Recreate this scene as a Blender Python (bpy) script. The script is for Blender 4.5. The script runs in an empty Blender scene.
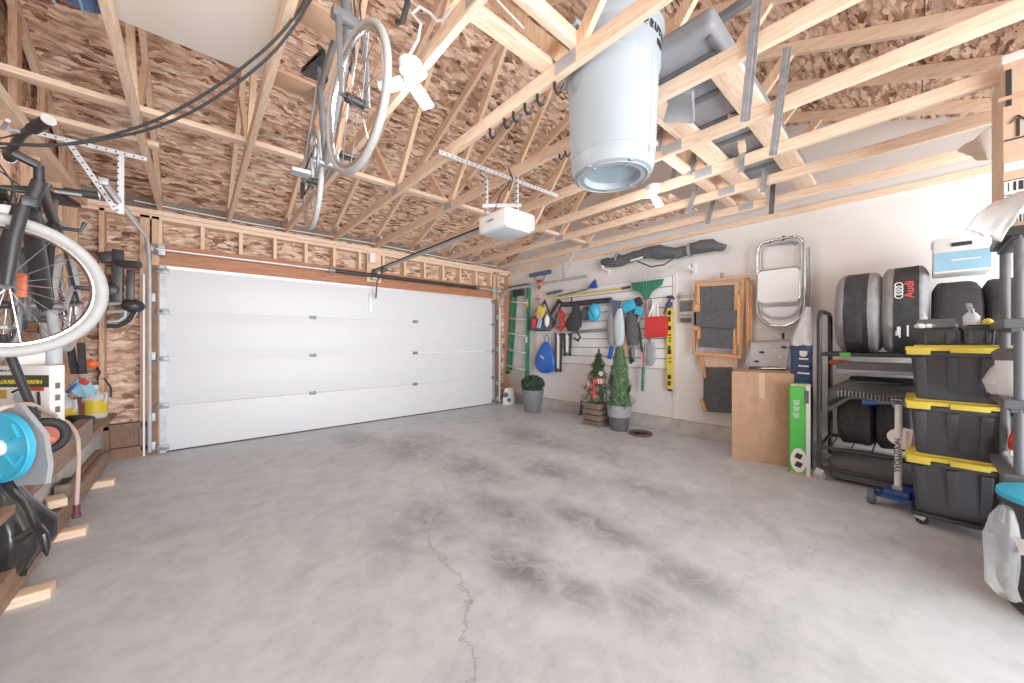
import bpy, bmesh, math, random
from mathutils import Vector, Matrix, Euler, noise
random.seed(7)
PI = math.pi
SC = bpy.context.scene
COL = SC.collection
V = Vector

# ------------------------------------------------------------------ camera model (level camera, 1024 x 683)
F_PX, CXP, CYP, CAM_H = 357.4, 512.0, 341.5, 1.26
YAW = math.atan(317 / F_PX)
FW = (math.sin(YAW), math.cos(YAW)); RT = (math.cos(YAW), -math.sin(YAW))
def ray(px, py):
    k = (px - CXP) / F_PX
    return (FW[0] + k * RT[0], FW[1] + k * RT[1], (CYP - py) / F_PX)
def on_x(px, py, x):
    d = ray(px, py); t = x / d[0]; return V((x, t * d[1], CAM_H + t * d[2]))
def on_y(px, py, y):
    d = ray(px, py); t = y / d[1]; return V((t * d[0], y, CAM_H + t * d[2]))
def on_z(px, py, z):
    d = ray(px, py); t = (z - CAM_H) / d[2]; return V((t * d[0], t * d[1], z))
def dep(px, py, t):
    d = ray(px, py); return V((t * d[0], t * d[1], CAM_H + t * d[2]))

# ------------------------------------------------------------------ materials
def lin(c):
    def f(v):
        v = v / 255.0
        return v / 12.92 if v <= 0.04045 else ((v + 0.055) / 1.055) ** 2.4
    return (f(c[0]), f(c[1]), f(c[2]), 1.0)
class NT:
    def __init__(s, name):
        s.m = bpy.data.materials.new(name); s.m.use_nodes = True
        s.t = s.m.node_tree; s.n = s.t.nodes; s.l = s.t.links
        s.p = s.n['Principled BSDF']
    def add(s, ty, **kw):
        n = s.n.new(ty)
        for k, v in kw.items():
            if k in n.inputs.keys(): n.inputs[k].default_value = v
            else: setattr(n, k, v)
        return n
    def link(s, a, b): s.l.new(a, b)
    def mix(s, a, b, fac, mode='MIX'):
        n = s.n.new('ShaderNodeMix'); n.data_type = 'RGBA'; n.blend_type = mode
        for sock, v in ((0, fac), (6, a), (7, b)):
            if hasattr(v, 'is_output') or isinstance(v, bpy.types.NodeSocket): s.l.new(v, n.inputs[sock])
            else: n.inputs[sock].default_value = v
        return n.outputs[2]
    def math(s, op, a, b=None, c=None, clamp=False):
        n = s.n.new('ShaderNodeMath'); n.operation = op; n.use_clamp = clamp
        for i, v in enumerate((a, b, c)):
            if v is None: continue
            if isinstance(v, bpy.types.NodeSocket): s.l.new(v, n.inputs[i])
            else: n.inputs[i].default_value = v
        return n.outputs[0]
    def ramp(s, fac, stops):
        n = s.n.new('ShaderNodeValToRGB'); e = n.color_ramp.elements
        while len(e) < len(stops): e.new(0.5)
        for i, (p, c) in enumerate(stops):
            e[i].position = p; e[i].color = lin(c) if len(c) == 3 else c
        s.l.new(fac, n.inputs[0]); return n.outputs[0]
    def rng(s, v, a, b, c, d, smooth=False):
        n = s.n.new('ShaderNodeMapRange'); n.clamp = True
        if smooth: n.interpolation_type = 'SMOOTHSTEP'
        s.l.new(v, n.inputs[0])
        for i, q in enumerate((a, b, c, d)): n.inputs[i + 1].default_value = q
        return n.outputs[0]
    def coord(s, scale=(1, 1, 1), which='Object', rot=(0, 0, 0)):
        tc = s.n.new('ShaderNodeTexCoord'); mp = s.n.new('ShaderNodeMapping')
        mp.inputs['Scale'].default_value = scale; mp.inputs['Rotation'].default_value = rot
        s.l.new(tc.outputs[which], mp.inputs[0]); return mp.outputs[0]
    def noise(s, co, scale, detail=3, rough=0.55, dist=0):
        n = s.n.new('ShaderNodeTexNoise'); n.inputs['Scale'].default_value = scale
        n.inputs['Detail'].default_value = detail; n.inputs['Roughness'].default_value = rough
        n.inputs['Distortion'].default_value = dist
        s.l.new(co, n.inputs['Vector']); return n
    def bump(s, h, strength=0.3, dist=0.01):
        n = s.n.new('ShaderNodeBump'); n.inputs['Strength'].default_value = strength
        n.inputs['Distance'].default_value = dist
        s.l.new(h, n.inputs['Height']); s.l.new(n.outputs[0], s.p.inputs['Normal'])
MC = {}
def mat(name, col, rough=0.5, metal=0.0, var=0.10, scale=9, bump=0.0, bscale=60, spec=0.5, alpha=1.0, stretch=(1, 1, 1), trans=0.0, emit=0.0, coat=0.0):
    """plain paint, plastic, cloth or metal with a little procedural unevenness"""
    if name in MC: return MC[name]
    n = NT(name)
    co = n.coord(stretch)
    ns = n.noise(co, scale, 4)
    c = lin(col)
    dark = tuple(max(0, v * (1 - var)) for v in c[:3]) + (1,)
    lite = tuple(min(1, v * (1 + var)) for v in c[:3]) + (1,)
    out = n.mix(dark, lite, n.rng(ns.outputs[0], 0.3, 0.7, 0, 1))
    n.link(out, n.p.inputs['Base Color'])
    n.p.inputs['Roughness'].default_value = rough; n.p.inputs['Metallic'].default_value = metal
    n.p.inputs['Specular IOR Level'].default_value = spec
    n.p.inputs['Alpha'].default_value = alpha
    n.p.inputs['Transmission Weight'].default_value = trans
    n.p.inputs['Coat Weight'].default_value = coat
    if emit:
        n.p.inputs['Emission Color'].default_value = c; n.p.inputs['Emission Strength'].default_value = emit
    if bump:
        n.bump(n.noise(co, bscale, 3).outputs[0], bump, 0.004)
    MC[name] = n.m
    return n.m
def wood(name, a, b, dark, scale=(1, 1, 1), rough=0.6):
    n = NT(name)
    co = n.coord(scale)
    g = n.noise(co, 6, 6, 0.62, 0.6)
    c = n.ramp(g.outputs[0], [(0.28, dark), (0.45, a), (0.62, b), (0.85, a)])
    k = n.add('ShaderNodeTexVoronoi', Scale=2.6); n.link(n.coord((1, 1, 1)), k.inputs['Vector'])
    kn = n.rng(k.outputs['Distance'], 0.02, 0.07, 0.65, 0.0, True)
    tc = n.add('ShaderNodeObjectInfo')
    c2 = n.mix(c, lin(dark), kn)
    n.link(c2, n.p.inputs['Base Color']); n.p.inputs['Roughness'].default_value = rough
    n.bump(g.outputs[0], 0.15, 0.003)
    MC[name] = n.m; return n.m
def osb(name, scale, bright=1.0, axis=(0, 0, 0)):
    n = NT(name)
    base = n.coord((1, 1, 1), rot=axis)
    wob = n.noise(base, 5, 3)
    vs = n.add('ShaderNodeVectorMath', operation='SCALE'); vs.inputs[3].default_value = 0.10
    sub = n.add('ShaderNodeVectorMath', operation='SUBTRACT'); sub.inputs[1].default_value = (0.5, 0.5, 0.5)
    n.link(wob.outputs['Color'], sub.inputs[0]); n.link(sub.outputs[0], vs.inputs[0])
    outs = []; hs = []
    for i, (sc, rot) in enumerate((((6, 26, 26), (0.0, 0.0, 0.18)), ((8, 34, 34), (0.2, 0.1, -0.3)), ((11, 24, 24), (-0.2, 0.3, 0.75)))):
        ad = n.add('ShaderNodeVectorMath', operation='ADD'); n.link(base, ad.inputs[0]); n.link(vs.outputs[0], ad.inputs[1])
        mp = n.add('ShaderNodeMapping'); n.link(ad.outputs[0], mp.inputs[0])
        mp.inputs['Rotation'].default_value = rot; mp.inputs['Scale'].default_value = tuple(q * scale for q in sc)
        mp.inputs['Location'].default_value = (i * 3.1, i * 1.7, 0)
        v = n.add('ShaderNodeTexVoronoi', Scale=1.0, Randomness=1.0); n.link(mp.outputs[0], v.inputs['Vector'])
        sp = n.add('ShaderNodeSeparateColor'); n.link(v.outputs['Color'], sp.inputs[0])
        outs.append((sp.outputs[0], sp.outputs[1], v.outputs['Distance']))
    pick = n.math('GREATER_THAN', outs[2][1], 0.55)
    fac = n.mix(outs[0][0], outs[1][0], n.math('GREATER_THAN', outs[1][1], 0.5))
    fac = n.mix(fac, outs[2][0], pick)
    g = n.noise(base, 60, 3)
    f2 = n.math('ADD', fac, n.math('MULTIPLY', n.math('SUBTRACT', g.outputs[0], 0.5), 0.35))
    gs = n.add('ShaderNodeMapping'); n.link(base, gs.inputs[0]); gs.inputs['Scale'].default_value = (7, 90, 90); gs.inputs['Rotation'].default_value = (0.1, 0.1, 0.2)
    g2 = n.noise(gs.outputs[0], 1.0, 4, 0.6, 0.5)
    f2 = n.math('ADD', f2, n.math('MULTIPLY', n.math('SUBTRACT', g2.outputs[0], 0.5), 0.75))
    bw = n.noise(base, 2.2, 3)
    f3 = n.math('ADD', f2, n.math('MULTIPLY', n.math('SUBTRACT', bw.outputs[0], 0.5), 0.5))
    b = bright
    q = lambda c: tuple(min(255, v * b) for v in c)
    c = n.ramp(f3, [(0.0, q((96, 64, 48))), (0.08, q((142, 102, 80))), (0.24, q((188, 146, 121))), (0.5, q((208, 169, 144))), (0.8, q((222, 189, 165))), (1.0, q((240, 214, 193)))])
    edge = n.rng(outs[0][2], 0.46, 0.74, 0.0, 0.5, True)
    c = n.mix(c, lin(q((84, 54, 38))), edge)
    n.link(c, n.p.inputs['Base Color']); n.p.inputs['Roughness'].default_value = 0.75
    n.p.inputs['Specular IOR Level'].default_value = 0.25
    n.bump(f3, 0.35, 0.004)
    MC[name] = n.m; return n.m
osb('osb_roof', 1.0, 1.07); osb('osb_wall', 1.0, 1.0, (0, 0, 0))
wood('pine', (228, 194, 164), (240, 212, 186), (206, 164, 132), (14, 1.2, 14))
wood('pine_x', (226, 192, 162), (240, 212, 186), (204, 162, 130), (1.2, 14, 14))
wood('pine_z', (226, 186, 150), (238, 206, 174), (192, 146, 110), (14, 14, 1.2))
wood('stud', (200, 156, 124), (214, 174, 144), (164, 118, 88), (14, 14, 1.2))
wood('header', (160, 100, 66), (180, 118, 80), (124, 74, 48), (1.0, 10, 14))
wood('old_plank', (126, 92, 72), (146, 110, 88), (88, 62, 48), (14, 1.2, 14))
wood('old_wood_z', (112, 78, 58), (130, 92, 70), (78, 54, 40), (14, 14, 1.2))
wood('teak', (204, 144, 92), (220, 164, 112), (168, 110, 66), (14, 14, 2))
wood('carton', (188, 146, 116), (196, 154, 122), (176, 134, 104), (2, 2, 1.0), 0.8)
wood('carton_light', (214, 178, 148), (222, 188, 158), (202, 164, 134), (2, 2, 1.0), 0.8)
def floor_mat():
    n = NT('concrete_floor')
    co = n.coord()
    a = n.noise(co, 0.7, 6, 0.62, 0.4); b = n.noise(co, 6, 8, 0.68, 0.2); cc = n.noise(co, 45, 4, 0.7)
    sw = n.noise(n.coord((1.2, 5, 1), rot=(0, 0, 0.5)), 1.5, 7, 0.7, 1.2)
    f = n.math('ADD', n.math('MULTIPLY', a.outputs[0], 0.45), n.math('MULTIPLY', b.outputs[0], 0.39))
    f = n.math('ADD', f, n.math('MULTIPLY', sw.outputs[0], 0.08))
    f = n.math('ADD', f, n.math('MULTIPLY', cc.outputs[0], 0.08))
    col = n.ramp(f, [(0.34, (152, 156, 160)), (0.44, (178, 182, 186)), (0.54, (197, 201, 205)), (0.66, (210, 214, 218))])
    sep = n.add('ShaderNodeSeparateXYZ'); n.link(co, sep.inputs[0])
    # tyre and drip stains lying along the two wheel tracks
    spots = [(1.55, 4.75, .28, .55, .55), (1.85, 3.95, .35, .7, .6), (2.2, 4.2, .3, .5, .45), (2.05, 2.95, .3, .6, .6), (1.36, 1.45, .17, .34, .8), (1.45, 1.15, .15, .25, .6), (1.62, .86, .2, .22, .6),
             (2.05, 1.5, .16, .45, .75), (2.6, 2.35, .25, .5, .6), (2.9, 1.5, .22, .5, .5), (1.0, 2.2, .25, .35, .45), (1.25, 2.3, .18, .4, .5), (1.95, .8, .16, .3, .65), (1.72, 2.05, .2, .5, .55), (3.3, 3.2, .3, .8, .5), (3.4, 2.2, .3, .5, .4)]
    tot = None
    for (x, y, rx, ry, w) in spots:
        dx = n.math('MULTIPLY', n.math('SUBTRACT', sep.outputs[0], x), 1 / rx)
        dy = n.math('MULTIPLY', n.math('SUBTRACT', sep.outputs[1], y), 1 / ry)
        d = n.math('SQRT', n.math('ADD', n.math('MULTIPLY', dx, dx), n.math('MULTIPLY', dy, dy)))
        m = n.rng(d, 0.1, 1.5, w, 0, True)
        tot = m if tot is None else n.math('MAXIMUM', tot, m)
    st = n.noise(n.coord((1.0, 1.0, 1)), 4.5, 8, 0.72, 0.8)
    msk = n.math('MULTIPLY', tot, n.rng(st.outputs[0], 0.34, 0.56, 0.2, 1.0), None, True)
    col = n.mix(col, lin((84, 85, 87)), msk)
    # hairline cracks: wandering lines
    wn = n.noise(co, 1.1, 8, 0.7); w2 = n.noise(co, 1.3, 8, 0.72)
    tc2 = n.math('SUBTRACT', n.math('ADD', n.math('SUBTRACT', sep.outputs[0], 0.05), n.math('MULTIPLY', wn.outputs[0], 0.75)), n.math('ADD', n.math('MULTIPLY', sep.outputs[1], 0.42), 0.62))
    c1 = n.math('MULTIPLY', n.rng(n.math('ABSOLUTE', tc2), 0.0015, 0.009, 1, 0), n.rng(sep.outputs[1], 2.2, 2.5, 1, 0))
    t3 = n.math('SUBTRACT', n.math('ADD', sep.outputs[1], n.math('MULTIPLY', w2.outputs[0], 0.7)), n.math('SUBTRACT', 1.55, n.math('MULTIPLY', sep.outputs[0], 0.28)))
    c2 = n.math('MULTIPLY', n.rng(n.math('ABSOLUTE', t3), 0.001, 0.006, .6, 0), n.rng(sep.outputs[0], 1.9, 2.1, 0, 1))
    ck = n.math('MULTIPLY', n.math('MAXIMUM', c1, c2), n.rng(b.outputs[0], .35, .5, .15, .6))
    col = n.mix(col, lin((96, 94, 92)), ck)
    n.link(col, n.p.inputs['Base Color']); n.p.inputs['Roughness'].default_value = 0.55
    n.link(n.rng(a.outputs[0], .3, .7, .42, .68), n.p.inputs['Roughness'])
    n.bump(n.math('SUBTRACT', b.outputs[0], ck), 0.08, 0.01)
    return n.m
MC['concrete_floor'] = floor_mat()
mat('concrete', (178, 174, 168), 0.8, 0, 0.22, 5, 0.3, 30)
mat('drywall', (226, 222, 219), 0.85, 0, 0.03, 2.5)
def door_mat():
    n = NT('door_white')
    co = n.coord((0.6, 1, 14)); g = n.noise(co, 9, 5, 0.65, 0.4)
    c = n.ramp(g.outputs[0], [(0.3, (208, 210, 216)), (0.7, (219, 221, 226))])
    n.link(c, n.p.inputs['Base Color']); n.p.inputs['Roughness'].default_value = 0.45
    n.bump(g.outputs[0], 0.12, 0.003); MC['door_white'] = n.m
door_mat()
mat('galv', (172, 176, 180), 0.5, 0.45, 0.18, 14)
mat('galv_light', (216, 218, 220), 0.45, 0.55, 0.10, 14)
mat('shell_grey', (128, 131, 138), 0.5, 0, 0.12, 6)
mat('strap_steel', (136, 137, 142), 0.5, 0.0, 0.25, 20)
mat('steel', (128, 130, 134), 0.42, 0.5, 0.2, 14)
mat('steel_dark', (62, 62, 64), 0.45, 0.7, 0.2, 14)
mat('chrome', (210, 210, 212), 0.18, 1.0, 0.08, 14)
mat('black_plastic', (38, 38, 41), 0.42, 0, 0.2, 12)
mat('black_rubber', (30, 30, 32), 0.7, 0, 0.2, 20)
mat('black_gloss', (22, 22, 24), 0.22, 0, 0.2, 8)
mat('black_cloth', (44, 44, 47), 0.9, 0, 0.3, 20, 0.4, 90)
mat('charcoal_cloth', (76, 78, 82), 0.85, 0, 0.2, 20, 0.4, 120)
mat('grey_cloth', (140, 141, 144), 0.85, 0, 0.14, 14, 0.3, 90)
mat('dark_grey', (82, 83, 87), 0.55, 0, 0.18, 10)
mat('tote_black', (50, 51, 57), 0.38, 0, 0.16, 6)
mat('grey_plastic', (150, 154, 160), 0.45, 0, 0.1, 6)
mat('bin_grey', (156, 167, 176), 0.45, 0, 0.06, 5)
mat('light_grey_plastic', (188, 198, 206), 0.42, 0, 0.06, 5)
mat('shelf_grey', (84, 86, 91), 0.5, 0, 0.16, 8)
mat('white_plastic', (236, 236, 236), 0.4, 0, 0.04, 6)
mat('white_cloth', (230, 229, 228), 0.8, 0, 0.06, 8, 0.2, 40)
mat('white_paper', (238, 236, 232), 0.7, 0, 0.03, 6)
mat('yellow', (226, 202, 64), 0.45, 0, 0.08, 6)
mat('yellow_label', (222, 190, 34), 0.5, 0, 0.12, 8)
mat('red', (200, 44, 42), 0.45, 0, 0.12, 8)
mat('dull_red', (172, 62, 44), 0.5, 0, 0.15, 8)
mat('orange', (226, 92, 34), 0.45, 0, 0.12, 8)
mat('blue', (24, 88, 186), 0.5, 0, 0.14, 8)
mat('deep_blue', (22, 66, 140), 0.4, 0, 0.14, 8)
mat('navy', (36, 58, 98), 0.55, 0, 0.2, 10, 0.2, 30)
mat('slate_blue', (74, 86, 112), 0.6, 0, 0.15, 12)
mat('recess_blue', (150, 172, 184), 0.5, 0, 0.08, 6)
mat('cyan', (44, 172, 214), 0.42, 0, 0.08, 6)
mat('pale_blue', (138, 188, 214), 0.5, 0, 0.12, 5)
mat('green', (30, 112, 78), 0.45, 0, 0.12, 8)
mat('lime_box', (70, 190, 70), 0.6, 0, 0.06, 6)
mat('dark_green', (54, 66, 40), 0.6, 0, 0.1, 6)
mat('gold', (196, 160, 70), 0.5, 0.2, 0.2, 20)
mat('tan', (196, 160, 124), 0.6, 0, 0.12, 8)
mat('brown_paper', (170, 132, 104), 0.8, 0, 0.12, 8)
mat('maroon', (92, 40, 46), 0.5, 0, 0.1, 8)
mat('pot_grey', (104, 108, 110), 0.6, 0, 0.12, 10, 0.15, 40)
mat('pot_light', (142, 144, 148), 0.6, 0, 0.12, 10, 0.15, 40)
mat('pot_brown', (112, 96, 84), 0.6, 0, 0.2, 12, 0.2, 40)
mat('foliage_dark', (44, 66, 46), 0.7, 0, 0.5, 30)
mat('foliage', (74, 104, 66), 0.7, 0, 0.45, 30)
mat('foliage_cyp', (86, 116, 82), 0.7, 0, 0.4, 30)
mat('flower_red', (196, 74, 76), 0.6, 0, 0.25, 30)
mat('flower_pale', (232, 204, 196), 0.6, 0, 0.15, 30)
mat('hose', (198, 172, 158), 0.5, 0, 0.1, 14)
mat('tarp_blue', (52, 96, 158), 0.35, 0, 0.4, 10, 0.2, 20)
mat('clear_plastic', (168, 168, 170), 0.2, 0, 0.15, 9, 0.5, 18, 0.7, 0.26)
mat('milky', (232, 234, 236), 0.3, 0, 0.05, 9, 0.0, 18, 0.5, 0.75)
mat('bag_black', (24, 24, 26), 0.25, 0, 0.3, 10, 0.5, 14, 0.6)
mat('print_grey', (110, 108, 110), 0.7, 0, 0.55, 26)
mat('ink', (26, 26, 28), 0.7, 0, 0.1, 20)
mat('ink_grey', (98, 92, 88), 0.8, 0, 0.1, 20)
mat('white_ink', (240, 240, 240), 0.6, 0, 0.03, 10)
mat('red_ink', (214, 58, 62), 0.6, 0, 0.05, 10)
mat('eave_board', (122, 110, 98), 0.8, 0, 0.16, 4)
mat('white_board', (236, 228, 218), 0.75, 0, 0.02, 3)
mat('tyre_grey', (176, 176, 175), 0.6, 0, 0.1, 20)
mat('bike_grey', (118, 120, 124), 0.3, 0.3, 0.12, 10)
mat('led', (255, 250, 242), 0.4, 0, 0.0, 5, emit=14.0)

# ------------------------------------------------------------------ mesh building
class MB:
    def __init__(s): s.bm = bmesh.new()
    def _xf(s, verts, m): bmesh.ops.transform(s.bm, matrix=m, verts=verts)
    def box(s, c, size, rot=(0, 0, 0), bev=0.0, taper=None, seg=2):
        t = bmesh.new(); bmesh.ops.create_cube(t, size=1.0)
        for v in t.verts:
            k = taper if (taper and v.co.z < 0) else (1, 1)
            v.co = V((v.co.x * size[0] * k[0], v.co.y * size[1] * k[1], v.co.z * size[2]))
        if bev: bmesh.ops.bevel(t, geom=t.edges[:], offset=bev, segments=seg, affect='EDGES', profile=0.6)
        bmesh.ops.transform(t, matrix=Matrix.Translation(c) @ Euler(rot).to_matrix().to_4x4(), verts=t.verts)
        s.merge(t); return s
    def merge(s, t):
        me = bpy.data.meshes.new('tmp'); t.to_mesh(me); t.free(); s.bm.from_mesh(me); bpy.data.meshes.remove(me)
    def bar(s, p, q, w, h, up=(0, 0, 1), bev=0.0):
        p, q = V(p), V(q); d = q - p; L = d.length; d.normalize(); u = V(up)
        if abs(d.dot(u)) > 0.98: u = V((1, 0, 0))
        x = d.cross(u).normalized(); z = x.cross(d).normalized()
        t = bmesh.new(); bmesh.ops.create_cube(t, size=1.0)
        for v in t.verts: v.co = V((v.co.x * w, v.co.y * L, v.co.z * h))
        if bev: bmesh.ops.bevel(t, geom=t.edges[:], offset=bev, segments=2, affect='EDGES', profile=0.6)
        m = Matrix((x, d, z)).transposed().to_4x4(); m.translation = (p + q) / 2
        bmesh.ops.transform(t, matrix=m, verts=t.verts); s.merge(t); return s
    def tube(s, pts, r, n=8, closed=False, flat=1.0, cap=True):
        pts = [V(p) for p in pts]; N = len(pts); rings = []
        rr = r if isinstance(r, (list, tuple)) else [r] * N
        prev = None
        for i, p in enumerate(pts):
            a = pts[i - 1] if (i > 0 or closed) else p
            b = pts[(i + 1) % N] if (i < N - 1 or closed) else p
            d = (b - a).normalized()
            if prev is None:
                u = V((0, 0, 1)) if abs(d.z) < 0.9 else V((1, 0, 0))
                x = d.cross(u).normalized()
            else:
                x = (prev - d * prev.dot(d)).normalized()
            prev = x; y = d.cross(x)
            rings.append([s.bm.verts.new(p + (x * math.cos(2 * PI * k / n) + y * flat * math.sin(2 * PI * k / n)) * rr[i]) for k in range(n)])
        for i in range(N if closed else N - 1):
            A, B = rings[i], rings[(i + 1) % N]
            for k in range(n):
                s.bm.faces.new((A[k], A[(k + 1) % n], B[(k + 1) % n], B[k]))
        if cap and not closed:
            s.bm.faces.new(rings[0][::-1]); s.bm.faces.new(rings[-1])
        return s
    def cyl(s, p, q, r, r2=None, n=20):
        p, q = V(p), V(q)
        return s.tube([p, q], [r, r if r2 is None else r2], n)
    def ring(s, c, R, r, axis=(0, 0, 1), n=40, m=8, sx=1.0, sy=1.0, flat=1.0):
        ax = V(axis).normalized(); u = V((0, 0, 1)) if abs(ax.z) < 0.9 else V((1, 0, 0))
        x = ax.cross(u).normalized(); y = ax.cross(x)
        c = V(c)
        return s.tube([c + x * R * sx * math.cos(2 * PI * k / n) + y * R * sy * math.sin(2 * PI * k / n) for k in range(n)], r, m, True, flat)
    def lathe(s, prof, n=32, c=(0, 0, 0), axis='z'):
        rings = []; c = V(c)
        for (r, z) in prof:
            ring = []
            for k in range(n):
                a = 2 * PI * k / n; x, y = r * math.cos(a), r * math.sin(a)
                co = V((x, y, z)) if axis == 'z' else (V((x, z, y)) if axis == 'y' else V((z, x, y)))
                ring.append(s.bm.verts.new(c + co))
            rings.append(ring)
        for A, B in zip(rings, rings[1:]):
            for k in range(n): s.bm.faces.new((A[k], A[(k + 1) % n], B[(k + 1) % n], B[k]))
        if prof[0][0] > 1e-5: s.bm.faces.new(rings[0][::-1])
        if prof[-1][0] > 1e-5: s.bm.faces.new(rings[-1])
        return s
    def sph(s, c, r, sc=(1, 1, 1), sub=3, jag=0.0, rot=(0, 0, 0)):
        t = bmesh.new(); bmesh.ops.create_icosphere(t, subdivisions=sub, radius=1.0)
        for v in t.verts:
            k = 1 + jag * (noise.noise(v.co * 2.3 + V(c) * 5) + 0.5 * noise.noise(v.co * 5.1))
            v.co = V((v.co.x * r * sc[0] * k, v.co.y * r * sc[1] * k, v.co.z * r * sc[2] * k))
        bmesh.ops.transform(t, matrix=Matrix.Translation(c) @ Euler(rot).to_matrix().to_4x4(), verts=t.verts)
        s.merge(t); return s
    def prism(s, poly, d0, d1, plane='xz'):
        """closed polygon in a plane, extruded from d0 to d1 along the other axis"""
        def P(a, b, d): return V((a, d, b)) if plane == 'xz' else (V((d, a, b)) if plane == 'yz' else V((a, b, d)))
        A = [s.bm.verts.new(P(a, b, d0)) for a, b in poly]; B = [s.bm.verts.new(P(a, b, d1)) for a, b in poly]
        n = len(poly)
        s.bm.faces.new(A[::-1]); s.bm.faces.new(B)
        for k in range(n): s.bm.faces.new((A[k], A[(k + 1) % n], B[(k + 1) % n], B[k]))
        return s
    def blob(s, secs, n=24, jag=0.0, seed=0, cap=True, freq=9.0):
        """stack of ellipses (z, cx, cy, rx, ry) with folds pushed in and out"""
        rings = []
        for (z, cx, cy, rx, ry) in secs:
            ring = []
            for k in range(n):
                a = 2 * PI * k / n
                w = 1 + jag * noise.noise(V((math.cos(a) * 2.2 + seed, math.sin(a) * 2.2, z * freq)))
                ring.append(s.bm.verts.new((cx + rx * w * math.cos(a), cy + ry * w * math.sin(a), z + jag * 0.06 * noise.noise(V((a * 2, z * 9, seed))))))
            rings.append(ring)
        for A, B in zip(rings, rings[1:]):
            for k in range(n): s.bm.faces.new((A[k], A[(k + 1) % n], B[(k + 1) % n], B[k]))
        if cap: s.bm.faces.new(rings[0][::-1]); s.bm.faces.new(rings[-1])
        return s
    def sheet(s, fn, nu, nv):
        g = [[s.bm.verts.new(fn(i / nu, j / nv)) for j in range(nv + 1)] for i in range(nu + 1)]
        for i in range(nu):
            for j in range(nv): s.bm.faces.new((g[i][j], g[i + 1][j], g[i + 1][j + 1], g[i][j + 1]))
        return s
    def quad(s, *p):
        s.bm.faces.new([s.bm.verts.new(V(q)) for q in p]); return s
    def build(s, name, m, parent=None, loc=None, rotz=0.0, ang=38, thick=0.0, sub=0):
        bm = s.bm
        bmesh.ops.recalc_face_normals(bm, faces=bm.faces[:])
        me = bpy.data.meshes.new(name); bm.to_mesh(me); bm.free()
        me.materials.append(MC[m] if isinstance(m, str) else m)
        me.polygons.foreach_set('use_smooth', [True] * len(me.polygons))
        me.set_sharp_from_angle(angle=math.radians(ang))
        o = bpy.data.objects.new(name, me); COL.objects.link(o)
        if parent is not None: o.parent = parent
        if loc is not None: o.location = loc
        if rotz: o.rotation_euler = (0, 0, rotz)
        if thick:
            md = o.modifiers.new('thickness', 'SOLIDIFY'); md.thickness = thick; md.offset = 0
        if sub:
            md = o.modifiers.new('smooth', 'SUBSURF'); md.levels = sub; md.render_levels = sub
        return o
def tag(o, label=None, cat=None, group=None, kind=None):
    if label: o['label'] = label
    if cat: o['category'] = cat
    if group: o['group'] = group
    if kind: o['kind'] = kind
    return o
def thing(name, label, cat, loc=(0, 0, 0), rotz=0.0, group=None):
    o = bpy.data.objects.new(name, None); COL.objects.link(o); o.empty_display_size = 0.1
    o.location = loc; o.rotation_euler = (0, 0, rotz)
    return tag(o, label, cat, group)
def struct(name, m, mt, parent=None, **kw):
    o = m.build(name, mt, parent, **kw)
    if parent is None: o['kind'] = 'structure'
    return o
def copy_tree(o, parent=None):
    c = o.copy(); COL.objects.link(c)
    if parent is not None: c.parent = parent
    for ch in list(o.children): copy_tree(ch, c)
    return c
def words(name, body, size, m, parent, loc, rot=(PI / 2, 0, 0), align='CENTER', ext=0.0008, bold=0.0):
    cu = bpy.data.curves.new(name, 'FONT'); cu.body = body; cu.size = size; cu.extrude = ext
    cu.align_x = align; cu.align_y = 'CENTER'; cu.offset = bold
    tmp = bpy.data.objects.new('tmp_text', cu); COL.objects.link(tmp)
    dg = bpy.context.evaluated_depsgraph_get(); dg.update()
    me = bpy.data.meshes.new_from_object(tmp.evaluated_get(dg))
    bpy.data.objects.remove(tmp); bpy.data.curves.remove(cu)
    me.materials.clear(); me.materials.append(MC[m])
    o = bpy.data.objects.new(name, me); COL.objects.link(o); o.parent = parent
    o.location = loc
    o.rotation_euler = rot.to_euler() if isinstance(rot, Matrix) else rot
    return o
def wheel(parent, c, R, axis, tyre='tyre_grey', r=0.02, spokes=18, tw=0):
    """bicycle wheel around c: tyre with rim, spokes and hub under it"""
    ax = V(axis).normalized(); c = V(c)
    t = MB().ring(c, R - r, r, ax, 56, 10).build('wheel', tyre, parent)
    MB().ring(c, R - 2 * r - 0.008, 0.012, ax, 56, 8).build('rim', 'chrome', t)
    m = MB(); u = V((0, 0, 1)); x = ax.cross(u).normalized(); y = ax.cross(x)
    for k in range(spokes):
        a = 2 * PI * k / spokes; sgn = 1 if k % 2 else -1
        m.cyl(c + ax * 0.025 * sgn + (x * math.cos(a + .5) + y * math.sin(a + .5)) * 0.02, c + (x * math.cos(a) + y * math.sin(a)) * (R - 2 * r - 0.01), 0.0022, n=5)
    m.build('spoke', 'chrome', t)
    MB().cyl(c - ax * 0.04, c + ax * 0.04, 0.022, n=14).cyl(c - ax * 0.055, c + ax * 0.055, 0.007, n=8).build('hub', 'steel_dark', t)
    return t
RWX = 5.05
def rw(name, label, cat, px, py, off=0.06, group=None):
    """thing hung on or standing along the right wall; L maps picture points on its plane to local points"""
    p0 = on_x(px, py, RWX - off)
    t = thing(name, label, cat, p0, -PI / 2, group)
    def L(qx, qy, d=0.0):
        p = on_x(qx, qy, RWX - off); return V((p0.y - p.y, -d, p.z - p0.z))
    return t, L
# ================================================================== SETTING
YB, YF = -1.1, 5.72          # open back line, inner face of the door wall
RIDGE_Y, HEEL_Z, SLOPE = 2.40, 2.97, 0.385
def roof_z(y): return HEEL_Z + (5.77 - RIDGE_Y) * SLOPE - abs(y - RIDGE_Y) * SLOPE
struct('floor', MB().box((2.05, 2.35, -0.06), (6.5, 7.4, 0.12)), 'concrete_floor')
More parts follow.
